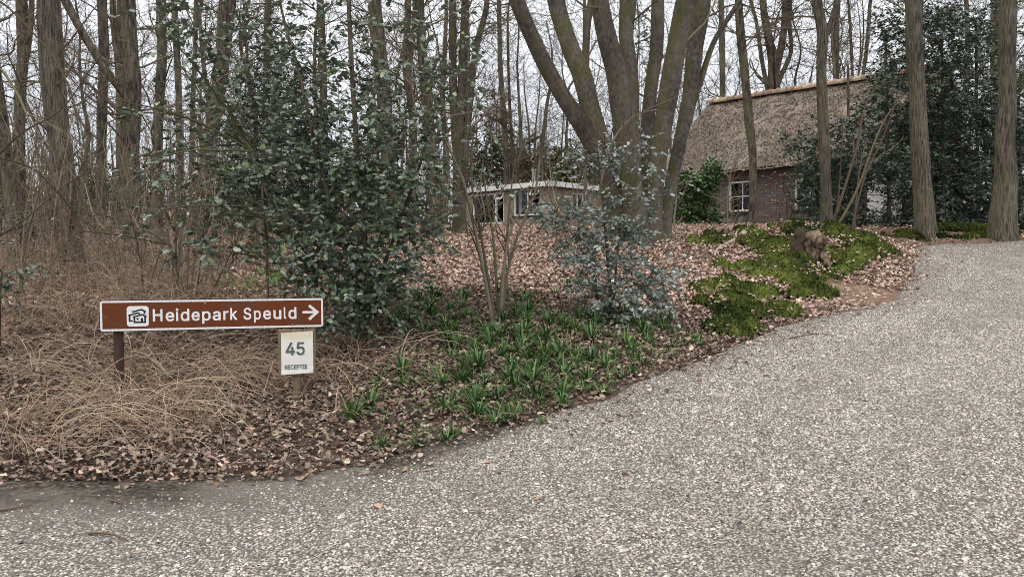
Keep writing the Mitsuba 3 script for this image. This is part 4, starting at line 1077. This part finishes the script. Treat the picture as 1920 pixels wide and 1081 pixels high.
# ------------------------------------------------------------------ buildings
scene['white_paint'] = rough((.80, .80, .78), .45, .4)
scene['cream_wall'] = rough(proc(lambda p, n, uv: mix((.25, .205, .165), (.33, .275, .225), fbm(p.x * 3, p.y * 3, p.z * 5, 3))), .9)
scene['dark_wood'] = rough((.045, .032, .028), .8)
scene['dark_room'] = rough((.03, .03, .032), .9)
scene['curtain'] = rough((.25, .25, .26), .9)
scene['roofing'] = rough(proc(lambda p, n, uv: mix((.10, .10, .095), (.17, .165, .15), fbm(p.x, p.y, 0, 3))), .95)
scene['steel'] = twosided({'type': 'principled', 'base_color': {'type': 'rgb', 'value': [.55, .56, .57]}, 'roughness': .35, 'metallic': .7})
scene['yellow'] = rough((.62, .52, .03), .5)
scene['pane'] = {'type': 'thindielectric', 'int_ior': 1.25}
scene['brick'] = rough(VC, .9)
scene['mortar'] = rough((.11, .092, .088), .95)
scene['thatch'] = {'type': 'bumpmap', 'arbitrary': proc(lambda p, n, uv: .07 * fbm(p.x * 9, p.y * 9, p.z * 9, 3), .01), 'scale': 1.0,
                   'b': {'type': 'diffuse', 'reflectance': proc(lambda p, n, uv: mix((.19, .158, .13), (.34, .29, .242), smoothstep(.25, .75, .5 * fbm(p.x * 14, p.y * 14, p.z * 14, 3) + .5 * fbm(p.x * .9, p.y * .9, p.z * .9, 3))))}}
rng = np.random.default_rng(600)
U, W = np.array([.72, -.694]), np.array([.694, .72])          # along the house front, and into the house


def local(c, z):
    m = np.eye(4)
    m[:2, 0], m[:2, 1], m[:3, 3] = U, W, [c[0], c[1], z]
    return m


# thatched house: front wall along U through (8.5, 28), s from -3.2 to 4.6, window openings
Z0 = float(H(8.5, 28)) - .05
hm = local((8.5, 28.0), 0.0)
EAVE, RIDGE, HALF = 4.78, 8.10, 3.4
house = thing('thatched_house', 'brick house with steep thatched roof, orange ridge tiles and white windows, behind trees at right', 'house')
S0, S1 = -3.3, 5.3


def sof(px):
    """Where along the front a pixel column meets the wall."""
    a = (px - 960) / F
    return (a * 28 - 8.5) / (U[0] - a * U[1])


def zof(px, py):
    s = sof(px)
    return at(px, py, 28 + U[1] * s)[2]


W1 = (sof(1363), sof(1413), zof(1390, 396), zof(1390, 339))
W2 = (sof(1486), sof(1545), zof(1500, 391), zof(1500, 334))
put(f'{house}__wall', ply(placed(blocks([(S0, W1[0], .12, .3, Z0 - .3, EAVE - .02), (W1[1], W2[0], .12, .3, Z0 - .3, EAVE - .02), (W2[1], S1, .12, .3, Z0 - .3, EAVE - .02),
                                         (W1[0], W1[1], .12, .3, Z0 - .3, W1[2]), (W1[0], W1[1], .12, .3, W1[3], EAVE - .02), (W2[0], W2[1], .12, .3, Z0 - .3, W2[2]), (W2[0], W2[1], .12, .3, W2[3], EAVE - .02),
                                         (S0, S0 + .2, .32, 6.4, Z0 - .3, EAVE), (S1 - .2, S1, .32, 6.4, Z0 - .3, EAVE), (S0, S1, 6.2, 6.4, Z0 - .3, EAVE)]), hm), 'mortar'))
bv, bf, bc = [], [], []
BOX = trimesh.creation.box()
z, row = Z0 - .1, 0
cells = []
while z < EAVE - .1:
    s = S0 + (row % 2) * .11
    while s < S1 - .05:
        e = s + .215
        for w in (W1, W2):
            if z + .055 > w[2] and z < w[3]:
                if s < w[0] < e: e = w[0]
                if s < w[1] < e: s = w[1]
                if s >= w[0] and e <= w[1]: e = s
        if e - s > .03:
            cells.append(((s + e) / 2, z + .025, e - s, .050))
        s = max(e, s) + (.004 if e > s else .2)
    z += .065
    row += 1
cells = np.array(cells)
n = len(cells)
off_ = rng.normal(0, .003, n)
Vb = BOX.vertices[None] * np.stack([cells[:, 2], np.full(n, .11), cells[:, 3]], 1)[:, None] + np.stack([cells[:, 0], .06 + off_, cells[:, 1]], 1)[:, None]
Vb = Vb.reshape(-1, 3) @ hm[:3, :3].T + hm[:3, 3]
Fb = (BOX.faces[None] + (np.arange(n) * 8)[:, None, None]).reshape(-1, 3)
put(f'{house}__brickwork', vply((Vb, Fb, np.repeat(colors(rng, n, [(.165, .132, .128), (.185, .150, .143), (.145, .115, .112), (.17, .143, .142)], [4, 3, 2, 2], .07), 8, 0)), 'brick'), kind='stuff')


def window(host, m, x0, x1, z0, z1, y=.14, cols=2, rows=2, room=1.2, sill=True, fw=.06, bar=.026):
    k = f'{host}__window'
    i = 0
    while k in labels or any(s.startswith(k + '__') for s in scene):
        i += 1
        k = f'{host}__window_{i:03d}'
    put(f'{k}__frame', ply(placed(blocks([(x0, x0 + fw, y - .05, y + .04, z0, z1), (x1 - fw, x1, y - .05, y + .04, z0, z1), (x0 + fw, x1 - fw, y - .05, y + .04, z1 - fw, z1), (x0 + fw, x1 - fw, y - .05, y + .04, z0, z0 + fw)]), m), 'white_paint'))
    xs, zs = np.linspace(x0 + fw, x1 - fw, cols + 1), np.linspace(z0 + fw, z1 - fw, rows + 1)
    bars = [(q - bar / 2, q + bar / 2, y - .03, y + .02, z0 + fw, z1 - fw) for q in xs[1:-1]]
    for a, b in zip(xs[:-1], xs[1:]):
        bars += [(a + (bar / 2 if a > xs[0] else 0), b - (bar / 2 if b < xs[-1] else 0), y - .03, y + .02, q - bar / 2, q + bar / 2) for q in zs[1:-1]]
    if bars:
        put(f'{k}__glazing_bars', ply(placed(blocks(bars), m), 'white_paint'))
    for a, b in zip(xs[:-1], xs[1:]):
        for c, d in zip(zs[:-1], zs[1:]):
            q = trimesh.Trimesh([[a, y, c], [b, y, c], [b, y, d], [a, y, d]], [[0, 1, 2], [0, 2, 3]], process=False)
            put(f'{k}__pane', ply(placed(q, m), 'pane'))
    if sill:
        put(f'{k}__sill', ply(placed(bevel_box(x0 - .06, x1 + .06, y - .22, y - .052, z0 - .09, z0 - .003), m), 'dark_wood'))
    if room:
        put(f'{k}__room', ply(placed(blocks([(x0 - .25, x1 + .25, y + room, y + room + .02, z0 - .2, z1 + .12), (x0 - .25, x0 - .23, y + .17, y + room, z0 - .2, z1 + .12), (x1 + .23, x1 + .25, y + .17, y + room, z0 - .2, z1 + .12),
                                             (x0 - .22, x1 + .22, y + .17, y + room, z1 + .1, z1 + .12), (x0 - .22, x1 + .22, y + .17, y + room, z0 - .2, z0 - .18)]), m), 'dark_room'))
    return k


window(house, hm, *W1)
window(house, hm, *W2)
# white door seen through a gap of the hedge
D = (sof(1625), sof(1690), Z0, zof(1650, 335))
put(f'{house}__garden_door', ply(placed(bevel_box(D[0], D[1], -.08, -.003, D[2], D[3]), hm), 'white_paint'), 'white door seen through a gap in the dark hedge')
put(f'{house}__eave_board', ply(placed(blocks([(S0 - .2, S1 + .2, -.36, .1, EAVE - .09, EAVE - .02)]), hm), 'dark_wood'))


# the thatch: a thick skin over both slopes, its surface uneven
def slope(sign):
    gs, gt = np.linspace(S0 - .35, S1 + .35, 130), np.linspace(0, 1, 56)
    S, Tt = np.meshgrid(gs, gt)
    yy = np.where(sign > 0, -.42 + Tt * (HALF + .42 - .4 + .4), 2 * HALF + .42 - Tt * (HALF + .42))
    zz = EAVE - .10 + (RIDGE - EAVE) * Tt + .22 * np.sin(np.pi * np.clip(Tt, 0, 1)) * .35
    b = .09 * (meshkit.fbm(np.stack([S * 1.4, Tt * 5, 0 * S + 3], -1), 3) - .5) + .07 * (meshkit.fbm(np.stack([S * 9, Tt * 30, 0 * S + 7], -1), 2) - .5)
    top = grid_mesh(S, yy - .6 * b * sign, zz + b)
    lip = grid_mesh(np.vstack([gs, gs]), np.vstack([yy[0] + .30 * sign, (yy - .6 * b * sign)[0]]), np.vstack([zz[0] + .02, (zz + b)[0]]))
    gab = []
    for c in (0, -1):
        gab.append(grid_mesh(np.vstack([S[:, c], S[:, c]]), np.vstack([(yy - .6 * b * sign)[:, c], yy[:, c] + .3 * sign * (1 - gt)]), np.vstack([(zz + b)[:, c], zz[:, c] - .28])))
    return join([(v, f, np.zeros_like(v)) for v, f in [top, lip, *gab]])[:2]


tv, tf, _ = join([(v, f, np.zeros_like(v)) for v, f in (slope(1), slope(-1))])
put(f'{house}__thatched_roof', ply(placed(trimesh.Trimesh(tv, tf, process=False), hm), 'thatch', smooth=50))
# ends of the reed that stand out of the thatch
n = 30000
s, t = rng.uniform(S0 - .3, S1 + .3, n), rng.uniform(0, .985, n)
P = np.stack([s, -.42 + t * (HALF + .42), EAVE - .10 + (RIDGE - EAVE) * t + .077 * np.sin(np.pi * t) + .01], 1)
dn = unit(np.array([0, -(HALF + .42), -(RIDGE - EAVE)]) / 4)
tip = P + (dn + rng.normal(0, .35, (n, 3)) + np.array([0, -.45, .5])) * rng.uniform(.03, .09, (n, 1))
e = np.array([1, 0, 0]) * rng.uniform(.008, .02, (n, 1))
V = np.stack([P - e, P + e, tip], 1).reshape(-1, 3) @ hm[:3, :3].T + hm[:3, 3]
put(f'{house}__thatched_roof__reed', vply((V, np.arange(3 * n).reshape(-1, 3), np.repeat(colors(rng, n, [(.29, .245, .203), (.39, .335, .282), (.19, .158, .13)], [3, 2, 2], .2), 3, 0)), 'matte'), kind='stuff')
# ridge tiles: half-round clay tiles in a row
ang = np.linspace(math.radians(-20), math.radians(200), 9)
k, s = 0, S0 - .3
scene['clay'] = rough(VC, .85)
while s < S1 + .3:
    L_, r0, r1 = .36, .125, .14
    ring = [np.stack([np.full(9, a), HALF + 1.35 * r * np.cos(ang), RIDGE - .03 + r * np.sin(ang)], 1) for a, r in ((s, r0), (s + L_ - .10, r0 + .02), (s + L_ - .09, r1 + .035), (s + L_ - .02, r1 + .035), (s + L_ - .02, r1 - .03), (s, r0 - .03))]
    V = np.vstack(ring)
    f = [[i * 9 + j, i * 9 + j + 1, (i + 1) % 6 * 9 + j + 1, (i + 1) % 6 * 9 + j] for i in range(6) for j in range(8)]
    m = trimesh.Trimesh(*meshkit.arrays((V, f))[:2], process=False)
    put(f'{house}__ridge_tile', ply(placed(m, hm), 'clay', color=np.repeat(colors(rng, 1, [(.31, .22, .168), (.37, .275, .212), (.25, .178, .14), (.37, .305, .24)], [3, 3, 2, 1.5], .16), len(m.vertices), 0)))
    s += L_ - .045

# flat-roofed chalet: its corner nearest at (corner), one face along -U, the other along W
cc = at(1030, 340, 46)
ZT, ZB = cc[2], float(at(915, 421, 50)[2])
cm = local(cc[:2], 0.0)
chalet = thing('flat_roofed_chalet', 'low beige chalet with white flat roof edge and white framed windows beyond the leaf slope', 'house')


def cs(px):
    a = (px - 960) / F
    return (a * cc[1] - cc[0]) / (U[0] - a * U[1])      # negative: to the left of the corner


def cz(px, py):
    return at(px, py, cc[1] + U[1] * cs(px))[2]


X0, X1, X2, X3 = cs(886), cs(945), cs(963), cs(1013)
DZ, WZ0, WZ1 = cz(915, 363), cz(985, 404), cz(985, 354)
LW, DW = -7.6, 8.0
w_ = .25
put(f'{chalet}__wall', ply(placed(blocks([(LW, X0, 0, w_, ZB - 1, ZT - .3), (X1, X2, 0, w_, ZB - 1, ZT - .3), (X3, 0, 0, w_, ZB - 1, ZT - .3), (X0, X1, 0, w_, ZB - 1, ZB), (X0, X1, 0, w_, DZ, ZT - .3), (X2, X3, 0, w_, ZB - 1, WZ0), (X2, X3, 0, w_, WZ1, ZT - .3),
                                          (-w_, 0, w_ + .002, 2.1, ZB - 1, ZT - .3), (-w_, 0, 2.1, 3.3, ZB - 1, ZB + .75), (-w_, 0, 2.1, 3.3, ZB + 1.85, ZT - .3), (-w_, 0, 3.3, DW, ZB - 1, ZT - .3), (LW, LW + w_, w_ + .002, DW, ZB - 1, ZT - .3), (LW, 0, DW - w_, DW - .01, ZB - 1, ZT - .3)]), cm), 'cream_wall'))
put(f'{chalet}__flat_roof', ply(placed(blocks([(LW - .3, .3, -.3, DW + .3, ZT - .3, ZT - .03)]), cm), 'roofing'))
put(f'{chalet}__flat_roof__fascia', ply(placed(blocks([(LW - .34, .34, -.34, -.302, ZT - .30, ZT), (.302, .34, -.30, DW + .3, ZT - .30, ZT), (LW - .34, LW - .302, -.30, DW + .3, ZT - .30, ZT)]), cm), 'white_paint'))
put(f'{chalet}__soffit', ply(placed(blocks([(LW - .28, .28, -.28, DW, ZT - .34, ZT - .304)]), cm), 'dark_wood'))
xd = (X0 + X1) / 2
kd = f'{chalet}__glass_door'
xm = X0 + (X1 - X0) * .74
put(f'{kd}__frame', ply(placed(blocks([(X0, X0 + .12, .03, .15, ZB, DZ), (xm - .06, xm + .06, .03, .15, ZB, DZ), (X1 - .09, X1, .03, .15, ZB, DZ), (X0 + .12, xm - .06, .03, .15, DZ - .1, DZ), (xm + .06, X1 - .09, .03, .15, DZ - .1, DZ), (X0 + .12, xm - .06, .03, .15, ZB, ZB + .12), (xm + .06, X1 - .09, .03, .15, ZB, ZB + .12)]), cm), 'white_paint'))
for a, b in ((X0 + .12, xm - .06), (xm + .06, X1 - .09)):
    put(f'{kd}__pane', ply(placed(trimesh.Trimesh([[a, .09, ZB + .12], [b, .09, ZB + .12], [b, .09, DZ - .1], [a, .09, DZ - .1]], [[0, 1, 2], [0, 2, 3]], process=False), cm), 'pane'))
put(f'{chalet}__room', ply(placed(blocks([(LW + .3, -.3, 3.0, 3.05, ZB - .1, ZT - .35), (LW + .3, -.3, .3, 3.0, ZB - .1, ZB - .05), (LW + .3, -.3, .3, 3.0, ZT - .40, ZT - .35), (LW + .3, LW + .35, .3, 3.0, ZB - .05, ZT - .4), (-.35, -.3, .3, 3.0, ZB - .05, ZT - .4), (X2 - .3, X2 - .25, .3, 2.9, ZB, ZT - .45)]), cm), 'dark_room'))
window(chalet, cm, X2, X3, WZ0, WZ1, .1, 2, 1, 0, True, .09, .10)
xw = X2 + (X3 - X2) * .30
put(f'{chalet}__curtain', ply(placed(blocks([(X2 + .12, X2 + .38, .32, .36, WZ0, WZ1)]), cm), 'curtain'))
km = cm @ trimesh.transformations.translation_matrix([0, 0, 0])
sm = np.eye(4); sm[:3, 0], sm[:3, 1], sm[:3, 3] = [0, 1, 0], [-1, 0, 0], [0, 0, 0]
window(chalet, cm @ sm, 2.12, 3.28, ZB + .75, ZB + 1.85, .1, 2, 1, 1.0, True, .09, .1)


def vent(x0, x1, zt, h, tilt=28):
    """A white top-hung vent window standing open."""
    m = blocks([(x0, x1, -.03, .0, -h, -h + .07), (x0, x1, -.03, .0, -.07, 0), (x0, x0 + .07, -.03, 0, -h + .07, -.07), (x1 - .07, x1, -.03, 0, -h + .07, -.07)])
    m.apply_transform(trimesh.transformations.rotation_matrix(math.radians(-tilt), [1, 0, 0]))
    m.apply_translation([0, .0, zt])
    v = trimesh.Trimesh([[x0 + .07, -.015, -h + .07], [x1 - .07, -.015, -h + .07], [x1 - .07, -.015, -.07], [x0 + .07, -.015, -.07]], [[0, 1, 2], [0, 2, 3]], process=False)
    v.apply_transform(trimesh.transformations.rotation_matrix(math.radians(-tilt), [1, 0, 0]))
    v.apply_translation([0, 0, zt])
    k = put(f'{chalet}__vent_window', ply(placed(m, cm), 'white_paint'), 'white vent window tilted open')
    put(f'{k}__pane', ply(placed(v, cm), 'pane'))


vent(cs(930), cs(946), DZ + .02, .5)
vent(cs(997), cs(1013), WZ1 + .02, .5)
fl = at(1001, 340, 48.5)
put(f'{chalet}__flue', ply(trimesh.util.concatenate([trimesh.creation.cylinder(.10, 1.0, 16, transform=trimesh.transformations.translation_matrix([fl[0], fl[1], ZT + .4])), trimesh.creation.cylinder(.16, .10, 16, transform=trimesh.transformations.translation_matrix([fl[0], fl[1], ZT + .95]))]), 'steel', smooth=40), 'steel flue pipe with a small cap')
q = [(cs(936), cs(945), .45, .75, ZB, ZB + .38)]
by = placed(blocks(q), cm)
key = thing('storage_box', 'yellow box standing low inside the glass door of the chalet', 'box')
put(f'{key}__body', ply(placed(bevel_box(cs(936.5), cs(944.5), .45, .75, ZB, ZB + .36, .02), cm), 'yellow'))
put(f'{key}__lid', ply(placed(bevel_box(cs(936), cs(945), .43, .77, ZB + .362, ZB + .42, .015), cm), 'yellow'))

# ------------------------------------------------------------------ the signs
scene['sign_brown'] = rough(proc(lambda p, n, uv: mix(mix((.125, .034, .010), (.15, .043, .014), fbm(p.x * 4, p.y * 4, p.z * 7, 3)), (.10, .062, .035), .35 * smoothstep(.55, .8, fbm(p.x * 6, p.y * 6, p.z * 2.5, 4)))), .55, .2)
scene['sign_white'] = rough(proc(lambda p, n, uv: mix((.76, .74, .74), (.84, .84, .86), fbm(p.x * 20, p.y * 20, p.z * 20, 3))), .5, .2)
scene['sign_black'] = rough((.012, .012, .02), .5)
scene['post_wood'] = rough(proc(lambda p, n, uv: mix((.045, .028, .022), (.085, .055, .042), fbm(p.x * 60, p.y * 60, p.z * 5, 3))), .85)
scene['plank'] = rough(proc(lambda p, n, uv: mix(mix((.11, .085, .055), (.27, .21, .14), fbm(p.x * 70, p.y * 20, p.z * 4, 4)), (.13, .12, .05), .5 * smoothstep(.5, .75, fbm(p.x * 9, p.y * 9, p.z * 9, 3)))), .9)
scene['paper'] = rough(proc(lambda p, n, uv: mix(mix((.74, .73, .70), (.80, .79, .77), fbm(p.x * 8, p.y * 8, p.z * 8, 3)), (.70, .65, .50), smoothstep(.765, .83, p.z + .05 * fbm(p.x * 12, 0.0, 3.0, 2)))), .6)
scene['ink'] = rough((.10, .125, .115), .7)
scene['chip'] = rough((.55, .42, .30), .8)
A0, B0 = at(187, 622, 7.37), at(607, 613, 7.90)
ud = unit(np.array([B0[0] - A0[0], B0[1] - A0[1]]))
WS = float(np.hypot(B0[0] - A0[0], B0[1] - A0[1]))
ZS0, ZS1 = float(A0[2]), float(at(187, 563, 7.37)[2])
HS = ZS1 - ZS0
sm_ = frame([A0[0], A0[1], 0], ud)


def su(px):
    a = (px - 960) / F / CP * 1.0
    a = (px - 960) / F / (CP)          # the sign is near the horizon: x / y of the pixel's ray
    a = (px - 960) / F / (CP + (-(590 - 540.5) / F) * SP)
    return (a * A0[1] - A0[0]) / (ud[0] - a * ud[1])


def sz(px, py):
    return at(px, py, A0[1] + ud[1] * su(px))[2]


def rrect(x0, x1, z0, z1, r):
    return shapely.box(x0 + r, z0 + r, x1 - r, z1 - r).buffer(r, quad_segs=6)


def sheet(shape, y0, y1):
    """A flat shape in (along, up) as a plate from y0 (front) to y1 (back)."""
    gs = [g for g in getattr(shape, 'geoms', [shape]) if g.area > 1e-8]
    m = trimesh.util.concatenate([trimesh.creation.extrude_polygon(g, y1 - y0, engine='earcut') for g in gs])
    v = m.vertices.copy()
    m.vertices = np.stack([v[:, 0], y1 - v[:, 2], v[:, 1]], 1)
    m.faces = m.faces
    m.fix_normals()
    return m


sign = thing('direction_sign', 'long brown direction sign with white lettering, holiday house symbol and arrow pointing right', 'sign')
full = rrect(0, WS, ZS0, ZS1, .03)
put(f'{sign}__backing_plate', ply(placed(sheet(full, 0, .022), sm_), 'sign_black'))
inner = full.buffer(-.005)
put(f'{sign}__border', ply(placed(sheet(inner.difference(full.buffer(-.024)), -.0012, -.0002), sm_), 'sign_white'))
put(f'{sign}__panel', ply(placed(sheet(full.buffer(-.0242), -.0012, -.0002), sm_), 'sign_brown'))
pz0, pz1 = sz(258, 611.4), sz(258, 573.5)
p0, p1 = su(237.8), su(279)
tile = rrect(p0, p1, pz0, pz1, .028)
put(f'{sign}__pictogram_tile', ply(placed(sheet(tile, -.0026, -.0014), sm_), 'sign_white'))


def pic(x, y):      # pixels of the enlarged pictogram
    return p0 + (x - 205) / (865 - 205) * (p1 - p0), pz1 - (y - 218) / (828 - 218) * (pz1 - pz0)


def stroke(pts, w=.0078):
    return LineString([pic(*q) for q in pts]).buffer(w, cap_style=2, join_style=2)


art = unary_union([stroke([(365, 395), (645, 322), (780, 395)]), stroke([(737, 380), (737, 460)]), stroke([(250, 498), (535, 425), (605, 455)]), stroke([(290, 495), (290, 660), (385, 660)]),
                   stroke([(388, 548), (668, 475), (802, 545)]), stroke([(432, 545), (432, 705), (752, 705), (752, 540)]), shapely.box(*pic(497, 638), *pic(560, 575)), shapely.box(*pic(622, 705), *pic(690, 575))])
put(f'{sign}__pictogram_tile__house_symbol', ply(placed(sheet(art, -.0038, -.0028), sm_), 'sign_black'))
LET = [('H', 487, 562), ('e', 587, 655), ('i', 667, 687), ('d', 705, 772), ('e', 790, 855), ('p', 872, 940), ('a', 955, 1018), ('r', 1037, 1078), ('k', 1092, 1147), ('S', 1197, 1257), ('p', 1278, 1332), ('e', 1350, 1412), ('u', 1430, 1492), ('l', 1512, 1530), ('d', 1548, 1610)]
cap = sz(300, 540 + 168 / 4.174) - sz(300, 540 + 258 / 4.174)
for ch, a, b in LET:
    m = meshkit.text_mesh(ch, cap, .0012, bold=True)
    x0, x1 = m.bounds[0][0], m.bounds[1][0]
    t0, t1 = su(170 + a / 4.174), su(170 + b / 4.174)
    v = m.vertices.copy()
    base_z = sz(286.2, 540 + 257 / 4.174) + (sz(555, 540 + 235 / 4.174) - sz(286.2, 540 + 257 / 4.174)) * (t0 - su(286.2)) / (su(555) - su(286.2))
    m.vertices = np.stack([t0 + (v[:, 0] - x0) / (x1 - x0) * (t1 - t0), -.0014 - v[:, 2], base_z + v[:, 1]], 1)
    m.fix_normals()
    put(f'{sign}__letter', ply(placed(m, sm_), 'sign_white'))
ay = [sz(583, 540 + y / 4.174) for y in (187, 125, 252)]
ax0, ax1, axh = su(170 + 1658 / 4.174), su(170 + 1787 / 4.174), su(170 + 1700 / 4.174)
arrow = unary_union([LineString([(ax0, ay[0]), (ax1 - .02, ay[0])]).buffer(.0125, cap_style=2), LineString([(axh + .012, ay[1] - .012), (ax1 - .018, ay[0]), (axh + .012, ay[2] + .012)]).buffer(.0135, cap_style=2, join_style=2)])
put(f'{sign}__arrow', ply(placed(sheet(arrow, -.0026, -.0014), sm_), 'sign_white'))
chips = unary_union([Point(su(198.5), sz(198.5, 593)).buffer(.004), Point(su(336), sz(336, 569)).buffer(.0035), Point(su(331.5), sz(331.5, 577)).buffer(.004), Point(su(455.5), sz(455.5, 610)).buffer(.004), shapely.box(su(384), ZS1 - .045, su(384) + .008, ZS1 - .008), shapely.box(su(548), ZS0 + .01, su(548) + .004, ZS0 + .05)])
put(f'{sign}__paint_chips', ply(placed(sheet(chips, -.0042, -.0030), sm_), 'chip'))
for px in (218, 560):
    s_ = su(px)
    g = sm_ @ np.array([s_, .06, 0, 1])
    z0 = float(H(g[0], g[1])) - .4
    put(f'{sign}__post', ply(placed(trimesh.creation.cylinder(.046, ZS1 - .01 - z0, 18, transform=trimesh.transformations.translation_matrix([s_, .072, (ZS1 - .01 + z0) / 2])), sm_), 'post_wood', smooth=40))

board = thing('number_sign', 'weathered wooden board on a stake with a white paper notice reading 45 RECEPTIE', 'sign')
bo = at(522, 660, 7.42)
bu = unit(np.array([1.0, .10]))
bm = frame([bo[0], bo[1], 0], bu)


def bz(py, px=556):
    return at(px, py, 7.42)[2]


def bs(px, py=660):
    return (at(px, py, 7.42)[0] - bo[0]) / bu[0]


for i in range(3):
    q = np.linspace(0, bs(590), 4)
    put(f'{board}__board_plank', ply(placed(bevel_box(q[i] + .001, q[i + 1] - .001, -.012 + .002 * (i % 2), .012, bz(704), bz(617)), bm), 'plank'))
put(f'{board}__stake', ply(placed(bevel_box(bs(547.5), bs(561), .0145, .06, float(H(bo[0] + .17, bo[1])) - .3, bz(640)), bm), 'plank'))
# the paper: a slightly wavy sheet, tilted a little
px0, px1 = bs(527.7), bs(586)
gx, gz = np.meshgrid(np.linspace(0, 1, 13), np.linspace(0, 1, 17))
X = px0 + gx * (px1 - px0)
Z = bz(702) + .0 + gx * .018 + gz * (bz(622) - .008 - bz(702))
Y = -.0165 - .0035 * meshkit.noise(np.stack([gx * 2.6, gz * 3.2, 0 * gx + 2], -1)) - .004 * (gz < .08)
pv, pf = grid_mesh(X, Y, Z)
put(f'{board}__paper_notice', ply(placed(trimesh.Trimesh(pv, pf, process=False), bm), 'paper', smooth=True), 'white paper notice yellowed along its top edge')


def write(text, xa, xb, za, zb, tilt, name, bold, bsdf='ink'):
    m = meshkit.text_mesh(text, 1.0, .001, bold=bold)
    v = m.vertices.copy()
    v[:, 0] = (v[:, 0] - v[:, 0].min()) / np.ptp(v[:, 0]) * (xb - xa) + xa
    v[:, 1] = v[:, 1] / v[:, 1].max() * (zb - za) + za + (v[:, 0] - xa) * tilt
    m.vertices = np.stack([v[:, 0], -.0222 - v[:, 2], v[:, 1]], 1)
    m.fix_normals()
    put(name, ply(placed(m, bm), bsdf))


cx = lambda zx: bs(510 + zx / 6.76)
czz = lambda zy: bz(600 + zy / 6.76)
write('45', cx(176), cx(412), czz(440), czz(280), .03, f'{board}__paper_notice__number', True)
write('RECEPTIE', cx(163), cx(440), czz(620), czz(564), .03, f'{board}__paper_notice__word', True)

# ------------------------------------------------------------------ stumps
scene['rotten'] = {'type': 'bumpmap', 'arbitrary': proc(lambda p, n, uv: .03 * fbm(p.x * 25, p.y * 25, p.z * 9, 3), .004), 'scale': 1.0,
                   'b': {'type': 'diffuse', 'reflectance': proc(lambda p, n, uv: mix((.05, .038, .029), (.26, .195, .14), smoothstep(.28, .72, fbm(p.x * 22, p.y * 22, p.z * 8, 4))))}}
scene['cut_wood'] = rough(proc(lambda p, n, uv: mix((.24, .18, .12), (.42, .33, .24), fbm(p.x * 20, p.y * 20, p.z * 20, 3))), .9)


def stump(P, R, seed, sides=18, jag=.0, hollow=False):
    rng = np.random.default_rng(seed)
    v, f = trunk_mesh(np.array(P, float), np.array(R, float), seed, sides, .035, .0, .22, .2)
    top = v[-sides - 1:-1]
    if jag:
        v[-sides - 1:-1] += unit(np.array(P[-1]) - P[-2]) * rng.uniform(-jag, jag, (sides, 1))
    return v, f


key = thing('tree_stump', 'rotten brown tree stump lying on the moss mound beside the drive', 'stump')

def lump(P, R, seed, amp=.35, f=5.0):
    """A broken rotten piece: a tapering log with a rough torn end."""
    v, q = trunk_mesh(np.array(P, float), np.array(R, float), seed, 26, .025, .0, .1, .25)
    d = 2 * meshkit.fbm(v * f, 3, seed) - 1
    e = 2 * meshkit.fbm(v * [26, 26, 9], 2, seed + 9) - 1
    nrm = trimesh.Trimesh(v, q, process=False).vertex_normals
    return v + nrm * (amp * R[0] * d + .12 * R[0] * e)[:, None], q


scene['rotten_dark'] = rough(proc(lambda p, n, uv: mix((.022, .017, .014), (.11, .082, .06), fbm(p.x * 22, p.y * 22, p.z * 8, 4))), .95)
b0, b1, b2 = at(1529, 486, 13.8), at(1527, 460, 13.75), at(1522, 434, 13.8)
put(f'{key}__trunk', ply(lump([b0 - [0, 0, .25], b0, b1, b2], [.215, .195, .165, .135], 701, .42, 6), 'rotten', smooth=50))
put(f'{key}__broken_limb', ply(lump([at(1522, 446, 13.8), at(1534, 451, 13.66), at(1547, 456, 13.54)], [.12, .13, .10], 702, .4, 8), 'rotten', smooth=50))
put(f'{key}__root', ply(lump([at(1536, 470, 13.7), at(1546, 482, 13.6), at(1554, 500, 13.5)], [.10, .085, .045], 703, .3, 9), 'rotten', smooth=50))
for i, (px, py, h, r) in enumerate([(1500, 480, .50, .10), (1490, 478, .36, .075), (1508, 478, .44, .075)]):
    p = at(px, py, 13.9 + .05 * i)
    put(f'{key}__splinter', ply(lump([p - [0, 0, .2], p + [0, 0, h * .5], p + [.03 * i - .02, 0, h]], [r * 1.2, r, r * .5], 710 + i, .45, 9), 'rotten_dark', smooth=45))
for i, (lab, px, py, d, r, h) in enumerate([('small pale weathered stump left of the moss mound', 1362, 448, 15.2, .075, .22), ('low flat cut stump on the crest of the moss mound', 1474, 438, 15.7, .17, .14)]):
    g = at(px, py, d)
    g[2] = float(H(g[0], g[1]))
    g[2] -= .02 if i else 0
    k = thing('cut_stump', lab, 'stump')
    put(f'{k}__bark', ply(stump([g - [0, 0, .15], g + [0, 0, h * .5], g + [-.03 * (1 - i), 0, h]], [r * 1.25, r * 1.05, r * .92], 720 + i, 14), 'rotten', smooth=45))
    put(f'{k}__cut_face', ply(trimesh.creation.cylinder(r * .86, .02, 18, transform=trimesh.transformations.translation_matrix(g + [-.03 * (1 - i), 0, h + .008])), 'cut_wood', smooth=30))
k = thing('exposed_root', 'pale exposed root where the leaf slope meets the moss mound', 'root')
g = gh([1395, 1378, 1352, 1340], [446, 458, 470, 486])
g[:, 2] += .05
put(f'{k}__wood', vply(tubes(CubicSpline(np.arange(4), g)(np.linspace(0, 3, 14)), np.linspace(.06, .02, 14), 8, np.array([[.40, .32, .26]])), 'matte', smooth=True))
